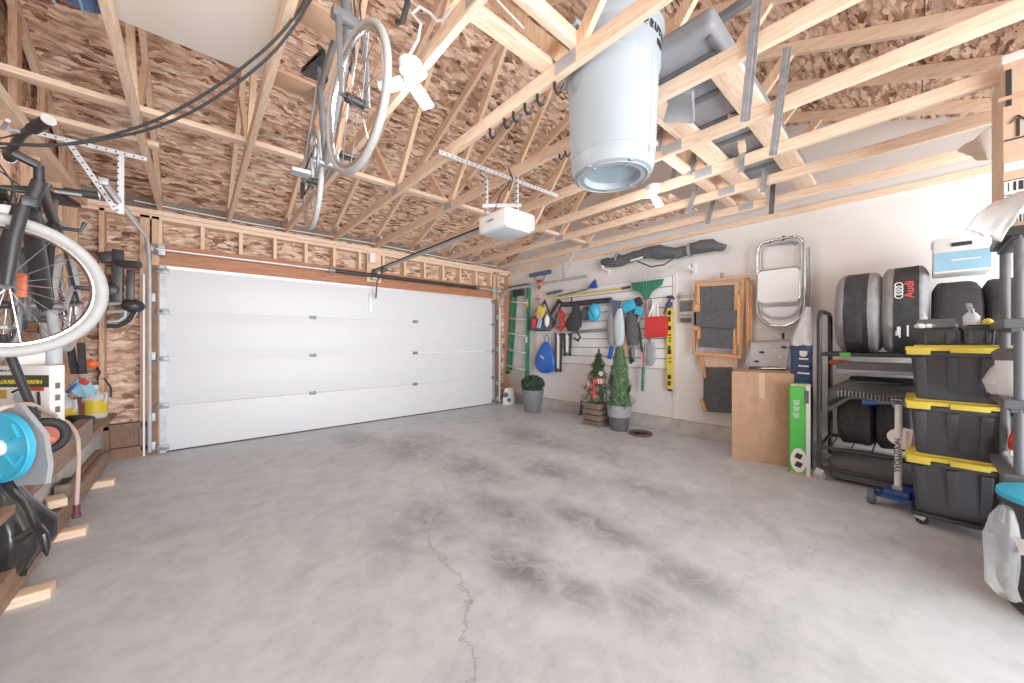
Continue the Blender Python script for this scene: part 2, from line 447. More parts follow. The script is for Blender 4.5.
# right wall: foundation curb, drywall up to the gable
m = MB(); m.prism([(-1.2, 0.17), (5.9, 0.17), (5.9, roof_z(5.9)), (RIDGE_Y, roof_z(RIDGE_Y)), (-1.2, roof_z(-1.2))], RWX, RWX + 0.1, 'yz')
struct('wall_right', m, 'drywall')
struct('baseboard_right', MB().box((5.05, 2.35, 0.09), (0.2, 7.1, 0.18), bev=0.006), 'concrete')
struct('trim_1', MB().box((5.03, 2.3, 2.715), (0.045, 6.8, 0.06)), 'pine')
struct('trim_2', MB().box((5.043, 2.235, 1.2), (0.014, 0.055, 2.05)), 'drywall')
# left wall: foundation, studs, sheathing, top plates, gable
struct('baseboard_left', MB().box((-0.86, 2.3, 0.225), (0.28, 6.84, 0.45), bev=0.008), 'concrete')
wl = struct('wall_left', MB().prism([(-1.2, 0.4), (5.9, 0.4), (5.9, roof_z(5.9)), (RIDGE_Y, roof_z(RIDGE_Y)), (-1.2, roof_z(-1.2))], -1.0, -0.975, 'yz'), 'osb_wall')
for y in (5.62, 5.05, 4.45, 3.86, 3.27, 2.35, 1.75, 1.15, 0.5, -0.1, -0.7):
    MB().box((-0.93, y, 1.58), (0.09, 0.038, 2.17)).build('stud', 'stud', wl)
MB().box((-0.905, 2.3, 2.705), (0.14, 6.84, 0.076)).build('top_plate', 'pine', wl)
for k, y in enumerate((5.3, 4.7, 4.1, 3.5, 2.9, 2.3, 1.7, 1.1)):
    z1 = roof_z(y) - 0.1
    MB().bar((-0.925, y, 2.74), (-0.925, y, z1), 0.09, 0.038, (1, 0, 0)).build('gable_stud', 'stud', wl)
for s in (1, -1):
    e = RIDGE_Y + s * 3.5
    MB().bar((-0.925, RIDGE_Y, roof_z(RIDGE_Y) - 0.06), (-0.925, e, roof_z(e) - 0.06), 0.038, 0.089).build('gable_rafter', 'pine', wl)
# door wall
fr = struct('wall_front', MB().box((-0.66, 5.875, 1.36), (0.74, 0.02, 2.74)).box((4.82, 5.875, 1.36), (0.6, 0.02, 2.74)).box((2.1, 5.875, 2.5), (5.0, 0.02, 0.62)), 'osb_wall')
for x, w in ((-0.74, .038), (-0.42, .076), (-0.335, .06), (4.60, .076), (4.68, .038), (5.0, .05)):
    MB().box((x, 5.79, 1.36), (w, 0.14, 2.64)).build('stud', 'stud', fr)
MB().box((2.12, 5.79, 2.252), (5.1, 0.13, 0.245)).build('door_header', 'header', fr)
MB().box((2.12, 5.79, 2.725), (6.0, 0.14, 0.05)).box((2.12, 5.79, 2.672), (6.0, 0.14, 0.045)).build('top_plate', 'pine_x', fr)
for k in range(14):
    x = -0.3 + k * 0.37
    MB().box((x, 5.79, 2.51), (0.038, 0.138, 0.27)).build('cripple_stud', 'pine_z', fr)
MB().box((2.13, 5.715, 2.45), (0.22, 0.03, 0.5)).build('opener_backing_board', 'pine_z', fr)
cf = MB()
cf.box((-0.55, 5.70, 0.055), (0.37, 0.10, 0.11)).box((-0.55, 5.70, 0.345), (0.37, 0.10, 0.05)).box((-0.71, 5.70, 0.21), (0.06, 0.10, 0.3)).box((-0.41, 5.70, 0.21), (0.07, 0.10, 0.3))
cf.build('corner_framing', 'old_wood_z', fr)
MB().box((-0.55, 5.74, 0.21), (0.3, 0.03, 0.24)).build('dark_recess_panel', 'old_wood_z', fr)
# jamb trim along the door
struct('trim_3', MB().box((-0.345, 5.705, 1.06), (0.055, 0.04, 2.12)).box((4.585, 5.705, 1.06), (0.055, 0.04, 2.12)), 'old_wood_z')
# roof deck and eave board
rf = MB()
for s in (1, -1):
    e = RIDGE_Y + s * 3.85
    rf.prism([(RIDGE_Y, roof_z(RIDGE_Y)), (e, roof_z(e)), (e, roof_z(e) + 0.02), (RIDGE_Y, roof_z(RIDGE_Y) + 0.02)], -1.05, 5.2, 'yz')
ce = struct('ceiling', rf, 'osb_roof')
for k in range(1, 3):     # joints between roof sheets
    m = MB()
    for s in (1, -1):
        y0 = RIDGE_Y + s * 1.22 * k
        m.bar((-1.0, y0, roof_z(y0) - 0.001), (5.04, y0, roof_z(y0) - 0.001), 0.006, 0.003)
    m.build('sheet_joint', 'steel_dark', ce)
eb = struct('trim_4', MB().box((2.1, 5.90, 2.84), (6.1, 0.02, 0.26)), 'eave_board')
for k, x in enumerate((-0.62, 0.02, 0.72, 1.42, 2.35, 3.2)):
    st = MB()
    for (cx, cz, sx, sz) in ((0, .05, .34, .006), (0, -.05, .34, .006), (-.17, 0, .006, .1), (.17, 0, .006, .1)):
        st.box((x + cx, 5.888, 2.855 + cz), (sx, 0.003, sz))
    for j in range(8): st.box((x - .13 + j * .037, 5.888, 2.855), (.02, 0.003, .03 if j % 3 else .045), (0, random.uniform(-.3, .3), 0))
    st.build('stamp', 'ink_grey', eb)

# ------------------------------------------------------------------ roof trusses
def make_truss(label, x):
    t = thing('roof_truss', label, 'roof truss', (x, RIDGE_Y, 2.75), 0, 'roof trusses')
    w = 0.038; z0 = 2.75
    def q(y, z): return (0, y - RIDGE_Y, z - z0)
    MB().box((0, 0, 0.0445), (w, 6.9, 0.089), bev=0.003).build('bottom_chord', 'pine', t)
    for s in (1, -1):
        e = RIDGE_Y + s * 3.62
        MB().bar(q(RIDGE_Y, roof_z(RIDGE_Y) - 0.052), q(e, roof_z(e) - 0.052), w, 0.089).build('top_chord', 'pine', t)
        n1 = RIDGE_Y + s * 1.12; n2 = RIDGE_Y + s * 1.75
        MB().bar(q(n1, 2.82), q(RIDGE_Y + s * .03, roof_z(RIDGE_Y) - 0.10), w * .96, 0.075).build('web', 'pine_z', t)
        MB().bar(q(n1 + s * .05, 2.82), q(n2, roof_z(n2) - 0.08), w * .96, 0.075).build('web', 'pine_z', t)
        MB().box(q(n1, 2.80) , (w + .004, 0.15, 0.075)).build('nail_plate', 'galv', t)
        MB().box(q(RIDGE_Y + s * 3.2, 2.86), (w + .004, 0.2, 0.08)).build('nail_plate', 'galv', t)
    return t
TX = [-.30, .32, .94, 1.545, 2.165, 2.85, 3.48, 4.08, 4.72]
TL = ['pine roof truss over the left track hanger, carrying the left edge of the white board',
      'pine roof truss carrying the right edge of the white board, left of the hung bicycle',
      'pine roof truss just right of the hung bicycle, beside the three-panel light',
      'pine roof truss with a row of dark hooks, passing in front of grey bin',
      'pine roof truss directly behind the grey bin and above the opener bracket',
      'pine roof truss at the near end of the wooden storage planks',
      'pine roof truss crossing the middle of the storage planks and steel straps',
      'second pine roof truss out from the white drywall',
      'pine roof truss closest to the white drywall']
for x, l in zip(TX, TL): make_truss(l, x)
# braces lying across the trusses
def brace(name, label, p, q, w=.038, h=.085, m='pine_x'):
    p, q = V(p), V(q); c = (p + q) / 2
    o = MB().bar(p - c, q - c, w, h, bev=.003).build(name, m, None, c); return tag(o, label, 'brace')
brace('roof_brace', 'long pine brace lying across the trusses near the door wall', (-.96, 3.56, 2.86), (4.95, 3.56, 2.86), .085, .038)
brace('roof_brace', 'short pine brace above the white track hanger, ending at the first truss', (-.96, 4.12, 2.86), (-.22, 4.12, 2.86), .085, .038)
brace('roof_brace', 'pine brace across the trusses behind the grey bin', (.9, 1.42, 2.862), (4.95, 1.42, 2.862), .085, .038)
brace('roof_brace', 'pine brace on edge beside the one behind the grey bin', (.9, 1.22, 2.885), (2.9, 1.22, 2.885), .038, .089)

# ------------------------------------------------------------------ sectional garage door
DX0, DX1, DY = -.3, 4.545, 5.665
gd = bpy.data.objects.new('door_1', None); COL.objects.link(gd); gd.location = ((DX0 + DX1) / 2, DY, 0)
gd['kind'] = 'structure'; gd['label'] = 'wide white sectional garage door, closed'
DW = DX1 - DX0; PH = 2.13 / 4
for k in range(4):
    z = PH * (k + .5)
    p = MB().box((0, 0.02, z), (DW - .01, .045, PH - .006), bev=.006)
    p.build('door_panel', 'door_white', gd)
for px in (313, 415.5):
    for k in range(1, 4):
        x = on_y(px, 340, DY - .02).x - gd.location.x
        h = MB().box((x, -.008, PH * k), (.085, .012, .05), bev=.004).cyl((x - .045, -.012, PH * k), (x + .045, -.012, PH * k), .008, n=10)
        h.build('hinge', 'steel', gd)
for s in (-1, 1):
    MB().box((s * (DW / 2 - .03), -.008, 1.06), (.055, .012, 2.12)).build('end_stile', 'galv', gd)
    for k in range(5):
        z = min(max(PH * k, .06), 2.06)
        x = s * (DW / 2 - .03)
        MB().box((x, -.02, z), (.1, .02, .06), bev=.004).cyl((x, -.03, z), (x + s * .06, -.03, z), .008, n=8).build('roller_hinge', 'steel', gd)
MB().box((0, .015, .006), (DW, .05, .018)).build('bottom_seal', 'black_rubber', gd)
MB().box((0, -.004, 2.105), (DW - .1, .02, .03)).build('top_strut', 'galv_light', gd)
bx = on_y(371, 300, DY).x - gd.location.x
MB().box((bx, -.012, 1.87), (.075, .02, .3), bev=.003).box((bx - .03, -.03, 1.87), (.008, .03, .3)).box((bx + .03, -.03, 1.87), (.008, .03, .3)).build('opener_bracket', 'galv_light', gd)

# tracks
def track(name, label, xb, xt, y_end, zt, s):
    t = thing(name, label, 'door track', (xb, 5.6, 0))
    pts = [V((0, 0, .04)), V((0, 0, zt - .42))]
    for k in range(1, 9):
        a = PI / 2 * k / 8
        pts.append(V((0, -.4 * (1 - math.cos(a)), zt - .42 + .4 * math.sin(a))))
    pts.append(V((xt - xb, y_end - 5.6, zt)))
    MB().tube(pts, .024, 8, flat=.7).build('rail', 'galv_light' if s > 0 else 'galv', t)
    e = pts[-1]
    MB().box(e, (.05, .03, .05), bev=.008).build('end_stop', 'galv', t)
    for z in (.1, .42, 1.1, 1.75): MB().box((.02 * s, .045, z), (.05, .06, .09), bev=.004).build('jamb_bracket', 'galv', t)
    MB().box((-.045 * s, .035, 1.0), (.016, .02, 2.0)).build('weather_strip', 'white_plastic', t)
    return t
track('garage_door_track', 'galvanised door track curving up beside the hung bikes', -.375, -.47, 3.70, 2.36, 1)
track('garage_door_track', 'galvanised door track running out along the drywall above the green ladder', 4.62, 4.72, 3.5, 2.31, -1)
def angle_iron(mb, p, q, w=.032, hole=True):
    p, q = V(p), V(q); mb.bar(p, q, w, .004); d = (q - p).normalized()
    u = d.cross(V((0, 0, 1)));  u = u.normalized() if u.length > .1 else V((1, 0, 0))
    mb.bar(p + u * w / 2, q + u * w / 2, .004, w); return mb
hg = thing('track_hanger', 'white perforated steel hanger holding the left door track to the roof', 'bracket', (-.45, 4.12, 2.36))
def hang_parts(hg, pieces):
    o = V(hg.location)
    for nm, p, q in pieces:
        p, q = V(p) - o, V(q) - o
        b = angle_iron(MB(), p, q).build(nm, 'galv_light', hg)
        hm = MB(); n = max(2, int((q - p).length / .045))
        for i in range(n):
            c = p.lerp(q, (i + .5) / n)
            d = (q - p).normalized(); u = V((0, 1, 0)) if abs(d.y) < .8 else V((0, 0, 1))
            hm.cyl(c - u * .0205, c + u * .0035, .006, n=8)
        hm.build('perforation_pattern', 'steel_dark', b)
hang_parts(hg, [('cross_bar', (-.87, 4.12, 2.73), (-.29, 4.13, 2.73)), ('drop_bar', (-.447, 4.12, 2.73), (-.45, 4.13, 2.26)), ('diagonal_bar', (-.70, 4.12, 2.73), (-.46, 4.12, 2.28))])
h2 = thing('track_hanger', 'thin galvanised hanger dropping to the door track on the drywall side', 'bracket', (4.72, 4.0, 2.31))
hang_parts(h2, [('drop_bar', (4.70, 4.0, 2.75), (4.72, 4.0, 2.31)), ('diagonal_bar', (4.70, 3.75, 2.75), (4.72, 4.0, 2.33))])
# torsion shaft and spring
ts = thing('torsion_spring', 'long torsion shaft with dark spring across the header over the door', 'door spring', (2.12, 5.6, 2.29))
MB().cyl((-2.52, 0, 0), (2.5, 0, 0), .013, n=12).build('shaft', 'galv_light', ts)
sp = []
for k in range(700):
    a = k * .9; sp.append((-.6 + k * .0036, .034 * math.cos(a), .034 * math.sin(a)))
m = MB().cyl((-.6, 0, 0), (1.92, 0, 0), .031, n=16); m.build('spring', 'steel_dark', ts)
for x in (-2.47, 2.44):
    MB().lathe([(.03, -.03), (.065, -.028), (.05, -.01), (.05, .01), (.065, .028), (.03, .03)], 24, (x, 0, 0), 'x').build('cable_drum', 'galv', ts)
for x in (-2.4, -.02, 2.38):
    MB().box((x, .05, 0), (.06, .1, .12), bev=.005).build('bearing_plate', 'galv', ts)
MB().cyl((-.68, 0, 0), (-.6, 0, 0), .042, n=16).cyl((1.92, 0, 0), (2.0, 0, 0), .042, n=16).build('winding_cone', 'steel', ts)

# opener
op = thing('garage_door_opener', 'white garage door opener hanging from the trusses in mid ceiling', 'opener', (2.08, 2.42, 2.22))
m = MB().box((0, 0, .085), (.34, .40, .15), bev=.035, seg=3)
m.build('housing', 'white_plastic', op)
MB().box((0, 0, .006), (.28, .33, .02), bev=.008).build('light_cover', 'light_grey_plastic', op)
MB().box((.171, -.05, .12), (.006, .03, .05), bev=.002).build('vent_slot', 'steel', op)
words('logo', 'Linear', .042, 'steel_dark', op, (-.171, .02, .09), (PI / 2, 0, -PI / 2))
rl = thing('opener_rail', 'opener rail running from the white opener to the door header', 'rail', (2.1, 4.1, 2.35))
MB().box((0, 0, 0), (.026, 3.05, .034), bev=.004).build('rail_bar', 'galv', rl)
MB().box((0, 0, .026), (.03, 3.05, .018)).build('chain', 'black_rubber', rl)
MB().box((0, 1.5, 0), (.06, .08, .08), bev=.006).build('header_bracket', 'steel_dark', rl)
MB().box((0, 1.15, -.02), (.06, .12, .07), bev=.008).build('trolley', 'steel_dark', rl)
MB().tube([(0, 1.2, -.05), (0, 1.40, -.16), (.0, 1.45, -.42)], .012, 8).build('door_arm', 'steel_dark', rl)
MB().box((-.02, 1.55, .22), (.085, .05, .16), bev=.01).build('safety_box', 'white_plastic', rl)
ob = thing('opener_bracket', 'white perforated bracket bars bolted under the trusses above the opener', 'bracket', (2.1, 2.45, 2.70))
hang_parts(ob, [('cross_bar', (1.42, 2.47, 2.735), (2.76, 2.42, 2.735)), ('drop_bar', (1.95, 2.56, 2.735), (1.95, 2.56, 2.37)), ('drop_bar', (2.14, 2.36, 2.735), (2.14, 2.36, 2.37)), ('lower_bar', (1.93, 2.57, 2.47), (2.18, 2.33, 2.47))])
o = MB().tube([(0, 0, 0), (.02, -.03, .1), (-.02, -.02, .18), (.03, 0, .13), (0, .02, .05), (-.08, .03, -.04), (-.12, .05, -.18)], .006, 8).build('power_cord', 'black_rubber', None, (2.12, 2.43, 2.62))
tag(o, 'dark looped power cord above the white opener', 'cord')
# LED lights
def led(label, x, y, n=3, a0=0.3, R=.10):
    t = thing('garage_light', label, 'light', (x, y, 2.70))
    MB().cyl((0, 0, .0), (0, 0, .05), .055, .06, 24).build('base', 'white_plastic', t)
    MB().cyl((0, 0, -.06), (0, 0, 0), .03, .035, 20).build('socket', 'white_plastic', t)
    for k in range(n):
        a = a0 + 2 * PI * k / n
        c = V((math.cos(a) * R, math.sin(a) * R, -.075))
        p = MB().box((0, 0, 0), (.13, .075, .02), bev=.008)
        bmesh.ops.transform(p.bm, matrix=Matrix.Translation(c) @ Euler((0, .35, a)).to_matrix().to_4x4(), verts=p.bm.verts)
        q = p.build('light_panel', 'white_plastic', t)
        p = MB().box((0, 0, -.013), (.115, .06, .006))
        bmesh.ops.transform(p.bm, matrix=Matrix.Translation(c) @ Euler((0, .35, a)).to_matrix().to_4x4(), verts=p.bm.verts)
        p.build('diffuser', 'led', q)
    return t
led('three-panel LED light glowing beside the hung bicycle', .86, 1.79, 3, .4)
led('two-panel LED light glowing below and right of the grey bin', 3.28, 1.66, 2, .1)
pts = [dep(*p) for p in ((408, 58, 1.9), (418, 40, 1.9), (421, 24, 1.9), (412, 14, 1.9), (420, 7, 1.9), (431, 14, 1.9), (437, 21, 1.9), (443, 20, 1.9), (458, 0, 1.9), (475, -25, 1.9))]
o = MB().tube([p - pts[0] for p in pts], .008, 8).build('light_cable', 'white_plastic', None, pts[0]); tag(o, 'white cable looping up from the three-panel light', 'cable')
for px0, l in ((475, 'thin white cord slanting to the truss plate left of the grey bin'),):
    a, b = dep(497, 0, 2.15), dep(552, 58, 2.3)
    o = MB().tube([V((0, 0, 0)), b - a], .006, 6).build('cord', 'white_plastic', None, a); tag(o, l, 'cord')
# wires over the header
a, b = V((-.5, 5.66, 2.80)), V((4.6, 5.66, 2.785))
o = MB().tube([V((0, 0, 0)), (b - a) * .2 + V((0, 0, -.02)), (b - a) * .5 + V((0, 0, .01)), (b - a) * .8 + V((0, 0, -.015)), b - a], .006, 6).build('wire', 'white_plastic', None, a); tag(o, 'thin white wire running along the top plate over the door', 'wire')
# ================================================================== RIGHT WALL THINGS
# stepladder
t, L = rw('stepladder', 'green fibreglass stepladder with pale treads hung by the door corner', 'ladder', 519, 378, .10)
m = MB()
A0, A1 = L(508, 372), L(514, 288); B0, B1 = L(527, 377), L(529, 288)
MB().bar(A0, A1, .035, .075, (0, 1, 0), bev=.006).build('side_rail', 'green', t)
MB().bar(B0, B1, .045, .075, (0, 1, 0), bev=.006).build('side_rail', 'green', t)
for k, y in enumerate((302, 318, 333, 349, 365)):
    f = (372 - y) / 84.0
    p = A0.lerp(A1, f); q = B0.lerp(B1, f)
    MB().bar(p + V((.01, -.04, 0)), q + V((-.01, -.04, 0)), .08, .03, bev=.004).build('tread', 'galv_light', t)
c = (A1 + B1) / 2
MB().box(c + V((-.02, -.02, .03)), (abs(B1.x - A1.x) + .12, .14, .05), bev=.015).build('top_cap', 'black_plastic', t)
MB().box(c + V((0, -.05, -.1)), (abs(B1.x - A1.x) * .5, .06, .14), bev=.01).build('hinge_plate', 'black_plastic', t)
for s, p0, p1 in ((1, A0, A1), (-1, B0, B1)):
    MB().bar(p0 + V((s * .05, .05, .04)), p1 + V((s * .03, .05, -.08)), .028, .03, (0, 1, 0)).build('rear_leg', 'green', t)
    MB().box(p0 + V((0, 0, -.015)), (.055, .09, .04), bev=.01).build('foot', 'black_rubber', t)
MB().box(B0.lerp(B1, .83) + V((0, -.04, 0)), (.04, .004, .16)).build('warning_label', 'yellow_label', t)
MB().box(B0.lerp(B1, .42) + V((0, -.04, 0)), (.035, .004, .12)).build('white_label', 'white_paper', t)

# push broom standing head up
t, L = rw('push_broom', 'push broom hung head up with a blue bristle head and red brace', 'broom', 539, 352, .07)
MB().cyl(L(536, 352), L(540, 283), .012, n=10).build('handle', 'tan', t)
h0, h1 = L(530, 275.5), L(551, 271.5)
MB().bar(h0, h1, .06, .075, bev=.018).build('bristle_head', 'slate_blue', t)
c = L(540, 283)
MB().bar(h0.lerp(h1, .25) + V((0, 0, -.04)), c + V((0, 0, -.1)), .014, .014).bar(h0.lerp(h1, .75) + V((0, 0, -.04)), c + V((0, 0, -.1)), .014, .014).build('brace', 'steel', t)
MB().prism([(c.x - .06, c.z + .06), (c.x + .06, c.z + .06), (c.x + .02, c.z - .12), (c.x - .02, c.z - .12)], -.03, -.005).build('head_clamp', 'red', t)
MB().box(L(538, 299), (.14, .03, .025), bev=.008).build('grip', 'red', t)

# slat wall
t, L = rw('slat_wall', 'white slatted panel on the drywall holding the hung garden tools', 'wall panel', 612, 330, .022)
a, b = L(556, 284), L(672, 276); zt = L(612, 284).z; zb = L(612, 366).z
n = 9
for k in range(n):
    z = zt + (zb - zt) * (k + .5) / n
    MB().box(((a.x + b.x) / 2, 0, z), (b.x - a.x, .03, abs(zt - zb) / n - .014), bev=.004).build('slat', 'white_plastic', t)
MB().box(((a.x + b.x) / 2, .012, (zt + zb) / 2), (b.x - a.x, .012, abs(zt - zb))).build('backing', 'grey_cloth', t)

# horizontal poles
t, L = rw('push_broom', 'yellow-handled broom lying level on hooks with a slate brush at its left end', 'broom', 590, 293, .10)
MB().cyl(L(547, 298), L(622, 288.5), .014, n=10).build('handle', 'yellow_label', t)
MB().cyl(L(622, 288.5), L(630, 287), .020, n=10).build('end_grip', 'maroon', t)
MB().bar(L(547, 294), L(562, 290.5), .06, .05, bev=.015).build('brush_head', 'slate_blue', t)
t, L = rw('snow_brush', 'snow brush with dark shaft and bright blue scraper above the yellow handle', 'brush', 580, 290, .13)
MB().tube([L(558, 296), L(575, 292), L(588, 289)], .014, 8).build('shaft', 'slate_blue', t)
p = L(593, 287); MB().prism([(p.x - .09, p.z - .02), (p.x + .1, p.z - .03), (p.x + .06, p.z + .12), (p.x - .02, p.z + .05)], -.04, .0).build('scraper', 'deep_blue', t)
t, L = rw('blower_tube', 'fat black bent tube lying level under the yellow handle', 'tube', 585, 303, .12)
MB().tube([L(551, 314), L(555, 307), L(559, 300.5), L(562, 304), L(566, 304.5), L(590, 302), L(611, 300)], [.03, .032, .034, .04, .045, .045, .045], 12).build('tube_body', 'black_plastic', t)
MB().cyl(L(572, 304), L(571.5, 297), .014, n=8).build('hook', 'black_plastic', t)

# mesh caddy with things inside
t, L = rw('mesh_caddy', 'black mesh pouch by the ladder, bulging with coloured garden bits', 'pouch', 541, 328, .16)
a, b = L(531, 328), L(553, 328); w = b.x - a.x; z1 = L(541, 307).z
m = MB().tube([L(531, 327), L(534, 330), L(550, 330), L(553, 326), L(552, 318)], .022, 8)
m.tube([L(536, 312), L(545, 300), L(551, 318)], .016, 8).tube([L(532, 326, -.05), L(543, 302, -.05), L(553, 324, -.05)], .014, 8)
m.build('frame', 'black_cloth', t)
MB().blob([(L(541, 330).z, w * .0, 0, w * .48, .09), (L(541, 322).z, 0, 0, w * .5, .1), (L(541, 316).z, 0, 0, w * .42, .07)], 20, .15, 3).build('net', 'charcoal_cloth', t)
def lump(name, label, cat, px, py, off, size, m, rot=0.0, shape='box'):
    t0 = on_x(px, py, RWX - off); mb = MB()
    if shape == 'box': mb.box((0, 0, 0), size, (0, rot, 0), bev=min(size) * .25)
    else: mb.sph((0, 0, 0), 1, size, 3, .18, (0, rot, 0))
    o = mb.build(name, m, None, t0, -PI / 2); return tag(o, label, cat)
lump('seed_packet', 'yellow packet at the top of the black mesh pouch', 'packet', 541, 311, .26, (.17, .05, .17), 'yellow', .4)
lump('red_box', 'red box in the lower left of the black mesh pouch', 'box', 534.5, 323, .27, (.09, .06, .18), 'red', .1)
lump('blue_packet', 'pale blue striped packet leaning in the black mesh pouch', 'packet', 539.5, 323.5, .28, (.08, .04, .17), 'pale_blue', .35)
lump('white_bottle', 'white bottle in the right side of the black mesh pouch', 'bottle', 547, 321, .27, (.045, .045, .11), 'white_plastic', 0, 'sph')
lump('tan_glove', 'tan work glove among the packets in the black mesh pouch', 'glove', 539, 316, .29, (.09, .03, .06), 'tan', .5, 'sph')
# red hand tool
t, L = rw('hand_tool', 'red curved hand tool hanging right of the black mesh pouch', 'tool', 560, 320, .12)
MB().tube([L(557, 313), L(561, 311), L(564, 315), L(561, 319), L(564, 324), L(561, 329), L(556, 327)], [.02, .035, .04, .045, .045, .04, .025], 10).build('body', 'red', t)
MB().tube([L(555, 325), L(556, 318), L(559, 310), L(561, 306)], .016, 8).build('strap', 'black_rubber', t)
# black cloth bag
t, L = rw('cloth_bag', 'black cloth bag with a dangling strap hung left of the cyan cap', 'bag', 575, 318, .15)
p = [L(575, 331).z, L(575, 326).z, L(575, 319).z, L(575, 312).z, L(575, 304).z]
c = [L(573, 320).x, L(573, 320).x, L(574, 320).x, L(575.5, 320).x, L(576, 320).x]
wd = [.10, .16, .14, .09, .04]
MB().blob([(p[i], c[i], 0, wd[i], .06) for i in range(5)], 22, .25, 5).build('body', 'black_cloth', t)
MB().tube([L(574, 329, .05), L(579, 332, .05), L(582, 337, .05), L(580, 341, .05), L(576, 338, .05)], .018, 8).build('strap', 'black_cloth', t)
# caps
t, L = rw('cap', 'dark cap hanging behind the cyan cap', 'cap', 586, 314, .11)
MB().sph((0, 0, 0), 1, (.10, .07, .12), 3, .06).build('crown', 'charcoal_cloth', t)
MB().box((.0, -.06, -.08), (.12, .06, .014), (-.5, 0, 0), bev=.005).build('peak', 'charcoal_cloth', t)
t, L = rw('cap', 'cyan cap hanging on the slatted panel beside a dark cap', 'cap', 594, 312.5, .17)
MB().sph((0, 0, 0), 1, (.115, .08, .15), 3, .06).build('crown', 'cyan', t)
MB().tube([(-.06, -.06, .11), (-.01, -.085, .02), (.05, -.075, -.08)], .007, 8).build('seam', 'deep_blue', t)
# rail shelf under
t, L = rw('tool_rail', 'dark grey metal rail below the caps on the slatted panel', 'rail', 590, 331.5, .08)
MB().bar(L(572, 333), L(609, 330), .05, .03, bev=.006).build('bar', 'steel', t)
MB().bar(L(592, 331, .02), L(609, 330, .02), .07, .05, bev=.006).build('bracket', 'steel', t)
# folded black stands
def stand(label, x0, x1, y0, y1):
    t, L = rw('folding_stand', label, 'stand', (x0 + x1) / 2, y0, .10)
    MB().bar(L(x0, y0), L(x0 + 1, y1), .03, .03, (0, 1, 0)).build('leg', 'black_plastic', t)
    MB().bar(L(x1, y0), L(x1 - 1, y1), .03, .03, (0, 1, 0)).build('leg', 'black_plastic', t)
    MB().bar(L((x0 + x1) / 2, y0 + 1, .01), L((x0 + x1) / 2, y1 - 4, .01), .04, .02, (0, 1, 0)).build('inner_leg', 'white_plastic', t)
    MB().bar(L(x0, y0 + 2), L(x1, y0 + 1.5), .035, .035).build('cross_bar', 'black_plastic', t)
    MB().bar(L(x0, y1 - 1), L(x1, y1 - 1.5), .03, .03).build('cross_bar', 'black_plastic', t)
stand('tall black and white folded stand hung beside the blue drawstring bag', 555.5, 561.5, 333, 372)
stand('shorter black and white folded stand hung right of the tall one', 564, 571, 333, 356)
# blue drawstring bag
t, L = rw('drawstring_bag', 'bright blue drawstring bag hung low between ladder and folded stand', 'bag', 545, 357, .10)
zs = [(373, 3, .035), (371, 7, .06), (365, 10.5, .085), (358, 9.5, .08), (350, 6.5, .06), (344, 3.5, .035), (342, 2, .02)]
k = abs(L(546, 357).x - L(545, 357).x)
MB().blob([(L(545, y).z, L(545 + (1 if y < 350 else 0), 357).x, 0, w * k, d) for y, w, d in zs], 24, .12, 9).build('sack', 'blue', t)
MB().tube([L(546, 344), L(544, 338), L(547, 334), L(549, 340), L(547, 345)], .008, 6).build('cord', 'deep_blue', t)
MB().box(L(545.5, 357, .095), (.11, .006, .02), (0, .45, 0)).build('print', 'white_ink', t)
# grey and white garment pair
t, L = rw('glove_pair', 'pair of long grey and white mitts hung under a navy holder', 'mitts', 616, 325, .14)
k = abs(L(617, 325).x - L(616, 325).x)
for nm, cx, mt, dd in (('mitt', 612, 'grey_cloth', 0), ('mitt', 620, 'light_grey_plastic', .03)):
    zs = [(346, 2, .03), (343, 4, .045), (334, 5, .05), (324, 5, .05), (316, 4, .05), (309, 2.5, .03)]
    MB().blob([(L(cx, y).z, L(cx + (1 if y < 315 else 0), 325).x, -dd, w * k, d) for y, w, d in zs], 20, .16, cx).build(nm, mt, t)
MB().prism([(q.x, q.z) for q in (L(611, 300), L(623, 301), L(619, 309), L(617, 318), L(615, 318), L(615, 309))], -.06, -.02).build('holder', 'slate_blue', t)
# cyan blower
t, L = rw('leaf_blower', 'cyan and black handheld blower hung above the folded camp chair', 'blower', 633, 306, .14)
MB().bar(L(624, 309), L(637, 303), .12, .16, bev=.035).build('housing', 'cyan', t)
MB().bar(L(634, 304), L(641, 300), .10, .12, bev=.02).build('motor_end', 'black_plastic', t)
MB().tube([L(625, 309), L(621, 312), L(617, 306)], .022, 8).build('nozzle', 'slate_blue', t)
MB().box(L(640, 311, .02), (.12, .06, .12), (0, .3, 0), bev=.02).build('battery', 'cyan', t)
t, L = rw('camp_chair', 'folded black and grey camp chair hung beside the rake handle', 'camp chair', 633, 335, .10)
for i, (a, b, mt) in enumerate((((628, 314), (631, 364), 'black_plastic'), ((632, 313), (634, 362), 'steel'), ((637, 314), (642, 352), 'black_plastic'), ((640, 316), (629, 350), 'galv'))):
    MB().cyl(L(*a), L(*b), .018, n=8).build('leg', mt, t)
MB().blob([(L(633, 345).z, L(633, 335).x, 0, .07, .05), (L(633, 335).z, L(633, 335).x, 0, .11, .07), (L(633, 320).z, L(632, 335).x, 0, .10, .06), (L(633, 312).z, L(632, 335).x, 0, .05, .04)], 18, .3, 2).build('seat_cloth', 'charcoal_cloth', t)
MB().sph(L(632, 360), .05, (1, .6, .8)).build('foot', 'black_rubber', t)
t, L = rw('hand_brush', 'tan wooden paddle hung left of the folded camp chair', 'paddle', 626, 342, .07)
MB().box((0, 0, 0), (.10, .03, .36), bev=.012).build('blade', 'tan', t)
MB().cyl((0, 0, .17), (0, 0, .36), .014, n=8).build('handle', 'maroon', t)
t, L = rw('paint_roller', 'blue-handled tool dangling below the grey mitts', 'tool', 612, 352, .09)
